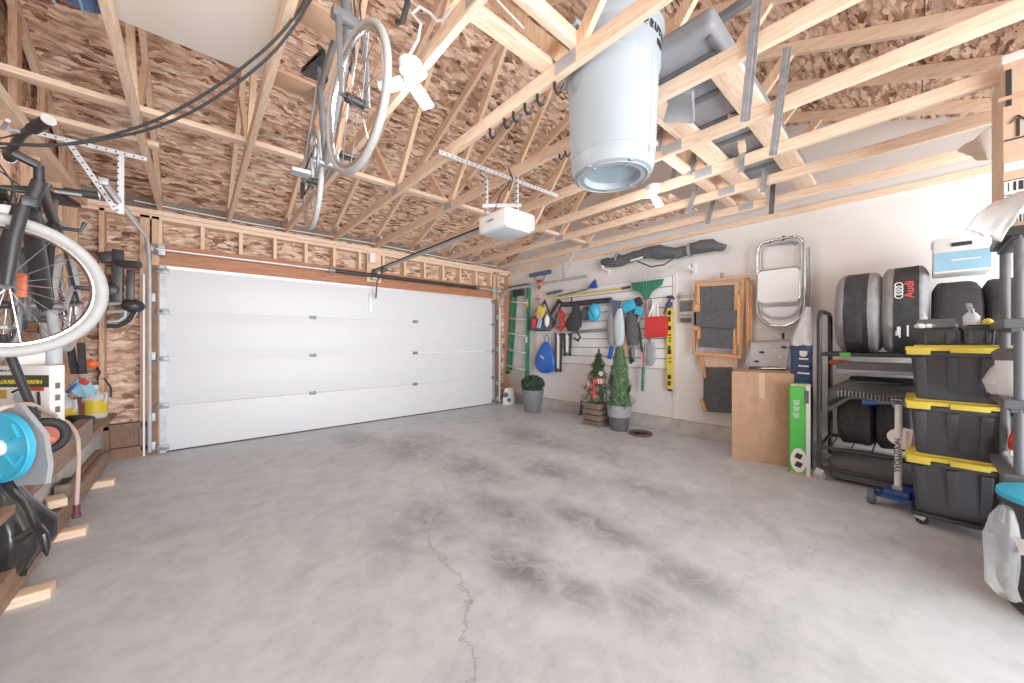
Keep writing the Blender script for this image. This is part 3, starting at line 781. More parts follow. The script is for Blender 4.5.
MB().bar(L(612, 346), L(609.5, 359), .07, .04, (0, 1, 0), bev=.012).build('handle', 'blue', t)
MB().cyl(L(612.5, 346), L(613, 338), .012, n=8).build('shank', 'steel', t)
# rake head up
t, L = rw('leaf_rake', 'leaf rake hung head up with a wide green head and pale wire tines', 'rake', 647, 285, .14)
MB().cyl(L(647.5, 296), L(644, 378), .013, n=10).build('handle', 'steel', t)
MB().cyl(L(645.7, 300), L(645.3, 315), .018, n=10).cyl(L(643.6, 352), L(643.8, 367), .018, n=10).build('red_sleeve', 'red', t)
MB().cyl(L(643.5, 367), L(642.3, 391), .028, .02, n=10).build('grip', 'green', t)
p = [(q.x, q.z) for q in (L(632, 283), L(664, 279), L(662, 285), L(652, 292), L(649, 299), L(645, 300), L(642, 293), L(633, 289))]
MB().prism(p, -.03, .0).build('rake_head', 'green', t)
m = MB()
for k in range(13):
    f = k / 12
    m.tube([L(633 + 30 * f, 283 - 4 * f), L(632.5 + 31 * f, 277 - 4 * f), L(632.5 + 31 * f, 274.5 - 4 * f, .05)], .006, 5)
m.build('tine', 'galv_light', t)
m = MB()
for k in range(9):
    f = k / 8; m.cyl(L(634 + 27 * f, 284 - 3 * f, .035), L(645.5 + 4 * f, 297, .035), .009, n=6)
m.build('rib', 'green', t)
# red tote
t, L = rw('tote_bag', 'glossy red tote bag with white handles between rake and yellow level', 'tote bag', 657, 328, .12)
c = [(q.x, q.z) for q in (L(646.5, 338), L(668, 337), L(668.5, 316), L(648, 317))]
mb = MB().prism(c, -.09, .02)
bmesh.ops.bevel(mb.bm, geom=mb.bm.edges[:], offset=.02, segments=2, affect='EDGES'); mb.build('body', 'red', t)
MB().tube([L(652, 317, .09), L(655, 304, .05), L(659, 304, .05), L(661, 316.5, .09)], .012, 8).build('handle', 'white_cloth', t)
MB().prism([(q.x, q.z) for q in (L(653, 318), L(660, 318), L(658, 303), L(655, 303))], -.05, -.03).build('paper_insert', 'white_paper', t)
t, L = rw('shovel', 'grey shovel hung blade down behind the red tote bag', 'shovel', 650, 352, .06)
k = abs(L(651, 352).x - L(650, 352).x)
MB().blob([(L(650, 366).z, 0, 0, 2 * k, .02), (L(650, 361).z, 0, 0, 5 * k, .03), (L(650, 350).z, 0, 0, 5.5 * k, .03), (L(650, 342).z, 0, 0, 4.5 * k, .025)], 20).build('blade', 'grey_plastic', t)
MB().cyl(L(650, 343), L(651, 300), .014, n=8).build('handle', 'steel', t)
# level
t, L = rw('spirit_level', 'long yellow spirit level with black markings hung on the slat wall edge', 'level', 670, 346, .08)
a, b = L(670, 308), L(670, 389)
MB().box(((a.x + b.x) / 2, 0, (a.z + b.z) / 2), (.085, .035, a.z - b.z), bev=.005).build('body', 'yellow', t)
m = MB()
for y in (313, 328, 352, 377): m.box(L(670, y, .019), (.05, .004, .06))
for y in (335, 338, 341, 358, 362): m.box(L(670.5, y, .019), (.035, .004, .02))
m.build('marking', 'ink', t)
for y in (319, 348, 383): MB().box(L(670, y, .02), (.04, .006, .07), bev=.01).build('vial', 'dark_green', t)
MB().cyl(L(670, 389), L(670, 391), .03, n=10).build('end_cap', 'black_rubber', t)
t, L = rw('hand_tool', 'black and blue hooked tool hung above the yellow level', 'tool', 670, 302, .11)
MB().tube([L(664, 314), L(667, 305), L(670, 299), L(673, 297)], .018, 8).build('handle', 'maroon', t)
MB().tube([L(667, 297), L(672, 296.5), L(674, 299)], .02, 8).sph(L(670, 304.5, .03), .045).build('head', 'navy', t)
# poster
t, L = rw('poster', 'small grey printed poster taped left of the folded loungers', 'poster', 685.5, 308, .008)
c = [L(677.5, 293), L(694, 291.5), L(693, 324), L(678, 323)]
m = MB(); m.quad(*c); m.build('sheet', 'white_paper', t, thick=.003)
MB().prism([(q.x, q.z) for q in (L(679.5, 301), L(693, 300), L(692.5, 311), L(680, 312))], -.008, -.004).build('picture', 'print_grey', t)
MB().prism([(q.x, q.z) for q in (L(680.5, 318), L(691.5, 318), L(691, 322.5), L(680.5, 322.5))], -.008, -.004).build('lower_print', 'ink_grey', t)
words('title', 'VELOCITY', .055, 'ink_grey', t, L(685.5, 296.5, .006))
words('caption', 'Classic', .05, 'ink_grey', t, L(686, 315, .006))

# grey bag on brackets
t, L = rw('canopy_bag', 'long dark grey zip bag lying high on the drywall over the tools', 'bag', 664, 256, .14)
pts, rr = [], []
for k in range(27):
    f = k / 26; px = 602 + 123 * f; py = 262.5 - 15.5 * f + 2.2 * math.sin(f * 13) - 2.5 * math.sin(f * PI)
    pts.append(L(px, py)); rr.append((.065 + .012 * math.sin(f * 17) + .02 * math.sin(f * PI)) * (0.8 if k in (0, 26) else 1))
m = MB().tube(pts, rr, 18)
for v in m.bm.verts: v.co += V((0, .02, .03)) * noise.noise(v.co * 9) + V((0, .012, .012)) * noise.noise(v.co * 24)
m.build('body', 'charcoal_cloth', t)
for px in (618, 690):
    c = L(px, 261 - (px - 602) * .126)
    MB().ring(c, .085, .007, (1, .05, 0), 24, 6, flat=3).build('strap', 'grey_cloth', t)
MB().tube([L(640, 262, .08), L(655, 268, .12), L(668, 266, .12), L(680, 257, .08)], .012, 8).build('carry_handle', 'charcoal_cloth', t)
MB().box(L(640, 260, .1), (.2, .004, .02), (0, -.1, 0)).build('zip_label', 'white_ink', t)
for px in (606, 692):
    t, L = rw('wall_hook', 'white bracket under the %s end of the long grey zip bag' % ('left' if px < 650 else 'right'), 'bracket', px, 268, .10)
    MB().box((0, .08, 0), (.05, .02, .16), bev=.004).bar((0, .08, -.04), (0, -.08, -.02), .03, .015).bar((0, -.08, -.02), (0, -.09, .03), .03, .012).build('arm', 'white_plastic', t)

# folded lounge chairs
def lounger(label, T, front=True):
    (x0, x1, y0, y1), off, grp = T
    t, L = rw('folding_lounger', label, 'lounge chair', (x0 + x1) / 2, (y0 + y1) / 2, off)
    return t, L
t, L = rw('folding_lounger', 'folded teak lounge chair with charcoal fabric hung at the top of the pair', 'lounge chair', 722, 315, .14)
def post(nm, a, b, d=0.0, w=.035, h=.03): return MB().bar(L(a[0], a[1], d), L(b[0], b[1], d), w, h, (0, 1, 0), bev=.006).build(nm, 'teak', t)
post('frame_rail', (697, 281), (694, 354)); post('frame_rail', (743, 277), (740, 357))
post('frame_rail', (700, 285), (701, 350), .05); post('frame_rail', (738, 283), (736, 354), .05)
post('frame_rail', (747, 277), (747, 352), -.04); post('frame_rail', (750, 284), (749, 349), -.06)
post('cross_rail', (697, 282), (748, 277), .02); post('cross_rail', (700, 286), (740, 284), .05, .03, .02); post('cross_rail', (694, 353), (742, 357), .02, .04)
post('arm_rest', (698, 305), (698, 330), .08); post('arm_rest', (741, 295), (741, 345), .08)
MB().prism([(q.x, q.z) for q in (L(702, 287), L(736, 285), L(735, 345), L(701, 343))], -.06, -.045).build('fabric_back', 'charcoal_cloth', t)
MB().prism([(q.x, q.z) for q in (L(697, 312), L(740, 311), L(739, 329), L(697, 326))], -.095, -.08).build('fabric_seat', 'charcoal_cloth', t)
MB().prism([(q.x, q.z) for q in (L(701, 339), L(735, 341), L(735, 349), L(701, 347))], -.08, -.065).build('fabric_foot', 'charcoal_cloth', t)
MB().cyl(L(722, 278), L(722, 273), .02, n=10).build('hook', 'steel', t)
t, L = rw('folding_lounger', 'folded teak lounge chair with charcoal fabric hung below the other one', 'lounge chair', 722, 385, .08)
MB().prism([(q.x, q.z) for q in (L(698, 352), L(739, 354), L(738, 369), L(699, 366))], -.02, .0).build('seat_board', 'carton_light', t)
MB().prism([(q.x, q.z) for q in (L(705, 367), L(733, 367), L(732, 413), L(704, 411))], -.035, -.02).build('fabric_back', 'charcoal_cloth', t)
post('frame_rail', (705, 355), (705, 411), 0.0); post('frame_rail', (735, 356), (733, 413), 0.0)
post('leg', (702, 398), (707, 412), .04, .045); post('leg', (703, 356), (706, 378), .04, .045)

# folded metal chair hung on wall
t, L = rw('folding_chair', 'folded metal chair with padded white seat hung above the wrapped one', 'chair', 785, 283, .16)
def capsule(x0, x1, y0, y1, r_top, r_bot, d=0.0, n=8):
    pts = []
    c = L((x0 + x1) / 2, (y0 + y1) / 2)
    a, b = L(x0, (y0 + y1) / 2), L(x1, (y0 + y1) / 2); zt, zb = L((x0 + x1) / 2, y0).z, L((x0 + x1) / 2, y1).z
    X0, X1 = a.x, b.x
    for (cx, cz, r, a0) in ((X0 + r_top, zt - r_top, r_top, PI), (X1 - r_top, zt - r_top, r_top, PI / 2), (X1 - r_bot, zb + r_bot, r_bot, 0), (X0 + r_bot, zb + r_bot, r_bot, -PI / 2)):
        for k in range(n + 1):
            an = a0 - PI / 2 * k / n
            pts.append(V((cx + r * math.cos(an), -d, cz + r * math.sin(an))))
    return pts
MB().tube(capsule(757.5, 804, 239, 326, .10, .20), .017, 10, True).build('outer_frame', 'chrome', t)
MB().tube(capsule(761, 802, 243, 318, .08, .16, .045), .012, 10, True).build('inner_frame', 'galv', t)
pp = capsule(760, 801, 270, 303, .05, .06, .06)
m = MB(); m.prism([(p.x, p.z) for p in pp], -.085, -.055); m.build('seat', 'white_plastic', t)
MB().tube(capsule(760, 801, 270, 303, .05, .06, .075), .012, 8, True).build('seat_rim', 'chrome', t)
pp = capsule(762, 801, 243, 323, .08, .17, .0)
m = MB(); m.prism([(p.x, p.z) for p in pp], .03, .05); m.build('back_panel', 'drywall', t)
pp = [(q.x, q.z) for q in (L(760, 308), L(802, 306), L(798, 318), L(790, 325), L(772, 325), L(763, 318))]
MB().prism(pp, -.015, .01).build('seat_apron', 'white_plastic', t)
for x in (804, 809):
    MB().tube([L(x, 246, -.06), L(x + 1, 300, -.06), L(x - 3, 320, -.06)], .014, 8).build('rear_leg', 'galv', t)
MB().cyl(L(765, 245), L(800, 242), .014, n=8).build('cross_bar', 'galv', t)
for x in (771, 783, 795): MB().sph(L(x, 243.5, .03), .022).build('bolt', 'steel', t)
MB().tube([L(783, 243), L(783, 238), L(784, 236)], .014, 8).build('hook', 'steel_dark', t)

# wrapped chair below
t, L = rw('folding_chair', 'white folding chair wrapped in clear film, tilted above the brown carton', 'chair', 772, 355, .12)
c = [L(755, 341), L(793, 339), L(789, 366), L(750, 366)]
MB().prism([(q.x, q.z) for q in c], -.10, .04).build('seat', 'white_plastic', t)
MB().tube([L(754, 342, .12), L(793, 339, .12), L(789, 368, .12), L(749, 368, .12)], .014, 8, True).build('frame', 'chrome', t)
MB().cyl(L(752, 368, .11), L(788, 369, .11), .025, n=8).build('lower_bar', 'steel_dark', t)
def wrapfn(u, v):
    p = c[0].lerp(c[1], u).lerp(c[3].lerp(c[2], u), v)
    return p + V((0, -.13 - .05 * noise.noise(V((u * 7, v * 7, 1))) - .03 * noise.noise(V((u * 15, v * 15, 4))), 0))
MB().sheet(wrapfn, 26, 20).build('film_wrap', 'clear_plastic', t)
MB().cyl(L(783, 340), L(783, 333), .014, n=8).build('hook', 'steel_dark', t)
for p in ((765, 352), (760, 361), (787, 347)): MB().sph(L(p[0], p[1], .14), .014, (2, .5, 1)).build('fastener', 'steel_dark', t)

# big carton
t = thing('cardboard_box', 'tall plain brown carton standing on the floor below the wrapped chair', 'box', (4.40, 1.055, 0), -1.31)
cb = MB().box((0, .17, .465), (.53, .34, .93), bev=.006); cb.build('carton_body', 'carton', t)
MB().box((.0, -.002, .80), (.05, .004, .26)).build('tape', 'carton_light', t)
MB().box((.02, -.002, .42), (.53, .003, .03)).build('crease', 'carton', t)
MB().box((0, .17, .935), (.52, .33, .012), (.02, 0, 0)).build('top_flap', 'carton', t)

# green box standing in front, navy bag behind
t = thing('green_carton', 'narrow green printed box leaning upright by the black rack', 'box', (4.22, .70, 0), -1.25)
lean = MB().box((0, .10, .43), (.15, .10, .86), bev=.004); lean.build('carton_body', 'lime_box', t)
MB().box((0, .045, .85), (.15, .012, .015)).build('top_edge', 'carton_light', t)
MB().box((.057, .048, .43), (.030, .006, .86)).build('side_stripe', 'white_paper', t)
MB().box((.045, .044, .74), (.03, .006, .12)).build('tool_picture', 'ink_grey', t)
o = MB().lathe([(0, 0), (.06, 0), (.06, .004), (0, .004)], 24).build('pale_oval', 'white_paper', t); o.scale = (1, 1.9, 1); o.rotation_euler = (PI / 2, 0, 0); o.location = (-.015, .048, .14)
m = MB()
for z in (.10, .18):
    m.box((-.015, .042, z), (.05, .004, .05), (0, .4, 0), bev=.001)
m.build('product_picture', 'ink', t)
for i, (s, z) in enumerate((('garage', .70), ('storage', .64), ('hooks', .58))):
    m = MB()
    for j in range(4): m.box((-.03 + .0 * j, .046, z - .012 * j), (.05 - .006 * j, .004, .005))
    m.build('printed_lines', 'white_paper', t)
MB().box((0, .10, .012), (.168, .104, .024)).build('bottom_edge', 'carton', t)
t = thing('salt_bag', 'navy and white plastic bag standing behind the green box', 'bag', (4.50, .74, .0), -1.25)
m = MB().blob([(.0, 0, .06, .09, .05), (.3, 0, .06, .09, .06), (.75, 0, .05, .088, .06), (.85, .0, .04, .092, .06), (1.22, 0, .03, .085, .05)], 26, .12, 4)
m.build('navy_print', 'navy', t)
MB().blob([(1.22, 0, .03, .085, .05), (1.30, .005, .03, .082, .04), (1.42, .02, .03, .055, .03), (1.52, .04, .03, .035, .02), (1.60, .05, .03, .018, .012)], 26, .3, 6).build('white_top', 'milky', t)
m = MB()
for k in range(4): m.box((.0, -.055, .95 + k * .07), (.09 - .01 * k, .006, .014), (0, .05, 0))
m.sph((0, -.05, 1.14), .03, (1, .2, 1))
m.build('printed_lines', 'white_ink', t)

# ------------------------------------------------------------------ corner and floor plants
t = thing('planter', 'grey ribbed pot with a clipped round boxwood below the ladder', 'potted plant', (4.53, 4.55, 0))
MB().lathe([(.0, .0), (.13, .0), (.145, .02), (.17, .2), (.19, .3), (.19, .34), (.2, .345), (.2, .40), (.18, .405), (.17, .38), (.0, .36)], 36).build('pot', 'pot_grey', t)
def leaves(c, rx, rz, n, size, seed, m, jitter=.22, down=0):
    rnd = random.Random(seed); mb = MB()
    for i in range(n):
        d = V((rnd.gauss(0, 1), rnd.gauss(0, 1), rnd.gauss(0, 1))).normalized()
        p = V((d.x * rx, d.y * rx, d.z * rz)) * (1 - jitter * rnd.random()) + V(c)
        u = V((rnd.gauss(0, 1), rnd.gauss(0, 1), rnd.gauss(0, 1))).normalized()
        w = (d + u * .8).normalized(); s = w.cross(u).normalized()
        l = size * (.7 + .6 * rnd.random())
        mb.quad(p - s * l * .35, p + w * l * .5 - s * 0, p + s * l * .35, p - w * l * .5)
    return mb
mb = leaves((0, 0, .50), .215, .155, 3000, .04, 1, None, .3); mb.sph((0, 0, .5), 1, (.17, .17, .115), 3, .1)
mb.build('foliage', 'foliage_dark', t)
t = thing('christmas_tree', 'small conifer with red and white flowers in a square brown pot', 'potted tree', (4.56, 3.20, 0))
MB().box((0, 0, .165), (.30, .30, .33), bev=.012, taper=(.86, .86)).box((0, 0, .32), (.34, .34, .035), bev=.01).build('pot', 'pot_brown', t)
m = MB()
for k in (-1, 1):
    for z in (.08, .17, .25): m.box((0, 0, z), (.30 - .0, .31 - .03 * (1 - z / .3), .008))
m.build('pot_band', 'pot_brown', t)
MB().box((0, 0, .015), (.33, .33, .03), bev=.008).build('saucer', 'pot_brown', t)
rnd = random.Random(5); mb = MB()
for i in range(3200):
    f = rnd.random() ** .75; z = .36 + .72 * f; r = (.215 * (1 - f) ** .8 + .02) * (.5 + .5 * rnd.random()) * (1 + .22 * math.sin(f * 26))
    a = rnd.random() * 2 * PI; bend = .05 * f * f
    p = V((r * math.cos(a) + bend, r * math.sin(a), z)); w = V((math.cos(a), math.sin(a), .25 - .8 * rnd.random())).normalized()
    s = w.cross(V((0, 0, 1))).normalized(); l = .085 * (.6 + .7 * rnd.random())
    mb.quad(p - s * .010, p + w * l * .5, p + s * .010, p - w * l * .3)
mb.lathe([(.10, .36), (.08, .6), (.035, .9), (.0, 1.02)], 12)
mb.build('foliage', 'foliage', t)
MB().tube([(.03, 0, 1.0), (.04, 0, 1.08), (.055, 0, 1.15)], .016, 8).build('tree_tip', 'foliage_dark', t)
for i in range(14):
    z = .42 + .28 * rnd.random() + (0.12 if i % 3 == 0 else 0); a = PI + rnd.uniform(-1.3, 1.3); f = (z - .36) / .72
    r = .20 * (1 - f) ** .8 + .02
    c = V((r * math.cos(a), r * math.sin(a), z)); d = V((math.cos(a), math.sin(a), .2)).normalized()
    u = d.cross(V((0, 0, 1))).normalized(); v = d.cross(u); mb = MB()
    for k in range(6):
        an = k * PI / 3; e = u * math.cos(an) + v * math.sin(an); sd = d.cross(e)
        mb.quad(c, c + e * .028 + sd * .012 + d * .008, c + e * .05 + d * .004, c + e * .028 - sd * .012 + d * .008)
    mb.build('flower', 'flower_red' if i % 3 else 'flower_pale', t)
t = thing('cypress_tree', 'slim dark cypress cone in a two-tone round grey pot', 'potted tree', (4.53, 2.80, 0))
MB().lathe([(.0, .0), (.11, .0), (.125, .02), (.145, .18), (.16, .19), (.16, .2)], 36).build('lower_pot', 'dark_grey', t)
MB().lathe([(.16, .2), (.168, .32), (.172, .36), (.155, .36), (.15, .33), (0, .33)], 36).build('upper_pot', 'pot_light', t)
mb = MB()
for i in range(3600):
    f = rnd.random() ** .8; z = .34 + .82 * f
    r = (.165 * math.sin(min(1, .35 + (1 - f) * 1.1) * PI / 2) * (1 - f) ** .35 + .01) * (.62 + .3 * rnd.random()); a = rnd.random() * 2 * PI
    r *= 1 + .5 * noise.noise(V((math.cos(a) * 1.6, math.sin(a) * 1.6, z * 7)))
    p = V((r * math.cos(a), r * math.sin(a), z)); w = V((.5 * math.cos(a), .5 * math.sin(a), 1)).normalized()
    w = (w + V((rnd.uniform(-.5, .5), rnd.uniform(-.5, .5), 0))).normalized(); s = w.cross(V((math.cos(a), math.sin(a), 0))).normalized(); l = .08 * (.6 + .7 * rnd.random())
    mb.quad(p - s * .012, p + w * l * .6, p + s * .01, p - w * l * .4)
mb.lathe([(.07, .34), (.08, .6), (.05, .9), (.0, 1.05)], 14)
mb.build('foliage', 'foliage_cyp', t)
# trivet disc on floor
t = thing('round_stand', 'low round dark plant stand lying on the floor right of the cypress', 'plant stand', (4.52, 2.47, 0))
MB().lathe([(.12, .0), (.155, .012), (.155, .03), (.14, .034), (.11, .02), (.11, .0)], 36).build('rim', 'maroon', t)
MB().lathe([(.0, .022), (.075, .022), (.085, .045), (.06, .055), (.0, .05)], 30).build('inner_dish', 'black_plastic', t)
for k in range(6):
    a = k * PI / 3; MB().bar((.07 * math.cos(a), .07 * math.sin(a), .02), (.135 * math.cos(a), .135 * math.sin(a), .02), .02, .012).build('bar', 'maroon', t)
# white bag in corner
t = thing('pet_food_bag', 'small white printed sack standing in the corner by the door track', 'bag', (4.72, 5.42, 0))
MB().blob([(.0, 0, 0, .13, .08), (.1, 0, 0, .14, .09), (.24, 0, 0, .12, .07), (.33, .01, 0, .10, .03)], 22, .12, 8).build('sack', 'white_plastic', t)
MB().sph((-.12, -.045, .20), 1, (.035, .06, .05), 2, .3, (0, 0, .4)).sph((-.06, -.082, .10), 1, (.05, .02, .04), 2, .3).build('print', 'ink_grey', t)
lump('dark_wedge', 'dark blue flat panel standing beside the square brown pot', 'panel', 581, 408, .12, (.04, .03, .26), 'navy', .12)
UPX = Matrix(((0, 0, -1), (0, 1, 0), (1, 0, 0))); UPY = Matrix(((0, -1, 0), (0, 0, -1), (1, 0, 0)))
# ================================================================== BLACK RACK AND TYRES  (built in world axes from a base point)
def base(name, label, cat, p, group=None): return thing(name, label, cat, p, 0, group)
RX0, RX1, RY0, RY1 = 4.27, 4.90, .58, -.62
t = base('storage_rack', 'black steel rolling rack holding covered tyres by the right wall', 'rack', (RX0, RY0, 0))
def R(x, y, z): return V((x - RX0, y - RY0, z))
for y in (RY0, RY1):
    pts = [R(RX0, y, .10), R(RX0, y, 1.44)]
    for k in range(1, 7):
        a = PI / 2 * k / 6; pts.append(R(RX0 + .1 - .1 * math.cos(a), y, 1.44 + .1 * math.sin(a)))
    for k in range(0, 7):
        a = PI / 2 * k / 6; pts.append(R(RX1 - .1 + .1 * math.sin(a), y, 1.44 + .1 * math.cos(a)))
    pts.append(R(RX1, y, .10))
    MB().tube(pts, .020, 10).build('end_hoop', 'black_plastic', t)
for z in (1.145, .30):
    m = MB()
    for x in (RX0, RX1): m.cyl(R(x, RY0, z), R(x, RY1, z), .017, n=10)
    for y in (RY0, RY1): m.cyl(R(RX0, y, z), R(RX1, y, z), .015, n=10)
    for k in range(9):
        y = RY0 + (RY1 - RY0) * (k + .5) / 9; m.cyl(R(RX0, y, z), R(RX1, y, z), .006, n=6)
    m.build('shelf', 'black_plastic', t)
MB().cyl(R(RX0, RY0, .115), R(RX0, RY1, .115), .016, n=10).cyl(R(RX1, RY0, .115), R(RX1, RY1, .115), .016, n=10).build('bottom_rail', 'black_plastic', t)
for x in (RX0, RX1):
    for y in (RY0, RY1):
        c = MB().cyl(R(x - .015, y, .045), R(x + .015, y, .045), .045, n=20).build('caster', 'galv', t)
        MB().box(R(x, y, .075), (.05, .06, .06), (.3, 0, 0), bev=.01).build('caster_fork', 'galv_light', c)
MB().bar(R(RX0 - .018, .44, 1.147), R(RX0 - .018, .37, 1.147), .006, .03).build('green_sticker', 'lime_box', t)
# covered tyres with the tread towards the room
def tyre(label, yc, w, zc, r, grp, parts, name='covered_tyre', x=None):
    xc = (RX0 + .06 + r) if x is None else x
    t = base(name, label, 'tyre', (xc, yc, zc - r), grp)
    def prof(y0, y1, rr):
        pr = []; n = 10
        for k in range(n + 1):
            y = y0 + (y1 - y0) * k / n; e = abs(y) / (w / 2); q = max(0, (e - .62) / .38)
            pr.append((rr - .065 * q ** 2.4 * rr / .35, y))
        return pr
    for nm, a, b, mt, d in parts:
        mb = MB().lathe(prof(-w / 2 + a * w, -w / 2 + b * w, r + d), 48, (0, 0, r), 'y')
        for v in mb.bm.verts: v.co += V((noise.noise(v.co * 9 + V((yc * 3, 0, 0))), .4 * noise.noise(v.co * 7), noise.noise(v.co * 9 + V((3, 1, 0))))) * .010
        mb.build(nm, mt, t)
    return t
ys = [on_x(px, 345, 4.33).y for px in (833, 881, 880, 930)]
t1 = tyre('tyre in a grey and black cover standing at the open end of the rack', (ys[0] + ys[1]) / 2, ys[0] - ys[1], 1.525, .365, 'tyres on the top shelf of the rack',
     [('right_side', 0, .28, 'grey_cloth', 0), ('tread_panel', .28, .78, 'black_cloth', .003), ('left_side', .78, 1, 'grey_cloth', 0)])
MB().box((-.36, .02, .22), (.02, .11, .26), bev=.006).build('pocket', 'black_cloth', t1)
t2 = tyre('tyre in a black cover with four white rings and red lettering', (ys[2] + ys[3]) / 2, ys[2] - ys[3], 1.535, .378, 'tyres on the top shelf of the rack',
     [('right_side', 0, .20, 'grey_cloth', 0), ('tread_panel', .20, .72, 'black_cloth', .003), ('left_side', .72, 1, 'grey_cloth', 0)])
m = MB()
for k in range(4): m.ring((-.381 - .003 * (1 - abs(k - 1.5)), .03, .50 + k * .028 - .02), .022, .0035, (1, 0, 0), 24, 6)
m.build('emblem', 'white_ink', t2)
words('lettering', 'Audi', .072, 'red_ink', t2, (-.386, -.03, .525), UPX, 'CENTER', .001, .0015)
m = MB()
for y, z, h in ((.035, .19, .07), (.025, .18, .09), (-.02, .19, .09), (.045, .17, .04)): m.box((-.368 - .0 + (.02 if z < .18 else 0), y, z), (.012, .010, h))
m.build('white_dashes', 'white_ink', t2)
tyre('tyre in an all black cover standing on the rack under the white and blue box', -.22, .25, 1.44, .30, 'tyres on the top shelf of the rack', [('cover', 0, 1, 'black_cloth', 0)])
tyre('tyre in an all black cover half hidden behind the grey plastic shelf', -.47, .24, 1.44, .30, 'tyres on the top shelf of the rack', [('cover', 0, 1, 'black_cloth', 0)])
t = base('dark_filler', 'big black filler block added to darken the back of the lower rack shelf behind the tyres', 'bag', (4.92, -.05, .32))  # black filler added so the gap behind the tyres reads dark
mb = MB().box((0, 0, .30), (.11, .98, .60), bev=.05, seg=3)
bmesh.ops.subdivide_edges(mb.bm, edges=mb.bm.edges[:], cuts=4, use_grid_fill=True)
for v in mb.bm.verts: v.co += V((1, .3, .6)) * .025 * noise.noise(v.co * 7)
mb.build('rounded_body', 'black_cloth', t)
ys = [on_x(px, 425, 4.33).y for px in (836, 873, 875, 914)]
tyre('tyre in a creased black cover on the lower shelf, left of the scooter', (ys[0] + ys[1]) / 2, ys[0] - ys[1], .575, .262, 'tyres on the lower shelf of the rack', [('cover', 0, 1, 'black_cloth', 0)])
tyre('tyre in a black cover on the lower shelf directly behind the scooter pole', (ys[2] + ys[3]) / 2, ys[2] - ys[3], .575, .262, 'tyres on the lower shelf of the rack', [('cover', 0, 1, 'black_cloth', 0)])
t = base('floor_mat_stack', 'grey ribbed car floor mats laid over the lower tyres', 'car mats', (4.55, .15, .80))
def matfn(z, ph):
    def f(u, v):
        y = .45 - .82 * u; x = -.30 + .55 * v
        return V((x, y - .08, z + .03 * math.sin(u * 6 + ph) - .16 * max(0, .18 - u) / .18 * (.7) - .10 * max(0, .15 - v) / .15))
    return f
for k in range(3):
    MB().sheet(matfn(.04 + .035 * k, k), 30, 16).build('mat', ('dark_grey', 'black_cloth', 'charcoal_cloth')[k], t, thick=.018)
m = MB()
for k in range(26):
    y = .30 - k * .023; m.box((-.31, y, .0 + .01 * math.sin(k * .4)), (.02, .010, .05), (0, 0, .2))
m.build('rib', 'steel', t)
MB().box((-.29, .05, .115), (.06, .26, .012), (0, .1, 0), bev=.004).build('handle_slot', 'black_plastic', t)
t = base('parcel_tray', 'flat grey tray lying just under the top shelf of the rack', 'tray', (4.58, .08, .98))
MB().box((0, 0, .04), (.56, .78, .10), (0, .06, 0), bev=.02).build('tray_body', 'dark_grey', t)
MB().box((-.28, -.02, .02), (.03, .82, .03), bev=.008).build('tray_rim', 'grey_plastic', t)
t = base('storage_bag', 'dark grey soft bag lying flat on the floor under the rack', 'bag', (4.56, .0, 0))
mb = MB().box((0, 0, .12), (.50, 1.05, .20), bev=.05, seg=3)
bmesh.ops.subdivide_edges(mb.bm, edges=mb.bm.edges[:], cuts=4, use_grid_fill=True)
for v in mb.bm.verts: v.co.z += .02 * noise.noise(v.co * 6) * (1 if v.co.z > .05 else 0)
mb.build('rounded_body', 'dark_grey', t)
o = MB().sph((0, 0, 0), 1, (.05, .09, .03), 3, .1).build('paint_rag', 'orange', None, (4.62, .47, 1.06)); tag(o, 'small orange cloth tucked under the open end of the rack shelf', 'cloth')
# box on top of the tyres
c0 = on_x(937, 270, 4.42); c1 = on_x(988, 234, 4.42)
t = base('storage_box', 'white storage box with pale blue front resting on the black tyres', 'box', (4.42, (c0.y + c1.y) / 2, c0.z - .05))
w = c0.y - c1.y + .04; h = c1.z - c0.z + .03
MB().box((.17, 0, h / 2 + .02), (.34, w, h), bev=.01).build('box_body', 'white_plastic', t)
MB().box((.165, 0, h + .02), (.37, w + .015, .02), bev=.006).build('lid', 'white_plastic', t)
MB().box((-.002, 0, h * .33 + .02), (.01, w - .01, h * .55)).build('blue_panel', 'pale_blue', t)
MB().box((-.003, 0, h * .82 + .02), (.012, .10, .03), bev=.005).build('handle_slot', 'ink', t)
MB().box((-.006, -.02, h * .36 + .02), (.008, .14, .008)).build('picture_line', 'white_paper', t)

# totes on a dolly
TXX = 3.70; TY0, TY1 = .036, -.50

def tote(label, zb, ht):
    t = base('storage_tote', label, 'storage tote', (TXX, (TY0 + TY1) / 2, zb), 'black totes with yellow lids')
    w = TY0 - TY1; dpt = .53
    b = MB(); hh = ht - .035
    b.box((dpt / 2, 0, hh / 2), (dpt - .03, w - .03, hh), bev=.025, taper=(.93, .90))
    b.box((dpt / 2, 0, hh - .02), (dpt - .01, w - .015, .03), bev=.006)
    b.build('body', 'tote_black', t)
    for k in range(4):
        y = (w * .78) * (k / 3 - .5); q = MB()
        q.bar((.028 + .012, y * .92, .03), (.004, y, hh - .04), .05, .016, (1, 0, 0), bev=.006); q.build('rib', 'tote_black', t)
    l = MB().box((dpt / 2, 0, ht - .02), (dpt + .02, w + .02, .028), bev=.008).box((dpt / 2, 0, ht - .004), (dpt - .06, w - .06, .018), bev=.008)
    l.box((-.004, w / 2 - .05, ht - .035), (.03, .11, .05), bev=.008).box((-.004, 0, ht - .028), (.03, .16, .035), bev=.006).box((-.004, -w / 2 + .05, ht - .035), (.03, .11, .05), bev=.008)
    l.build('lid', 'yellow', t)
zl = [1.23, .862, .49]
tote('top black tote with yellow lid, carrying small open bins', .86, .37)
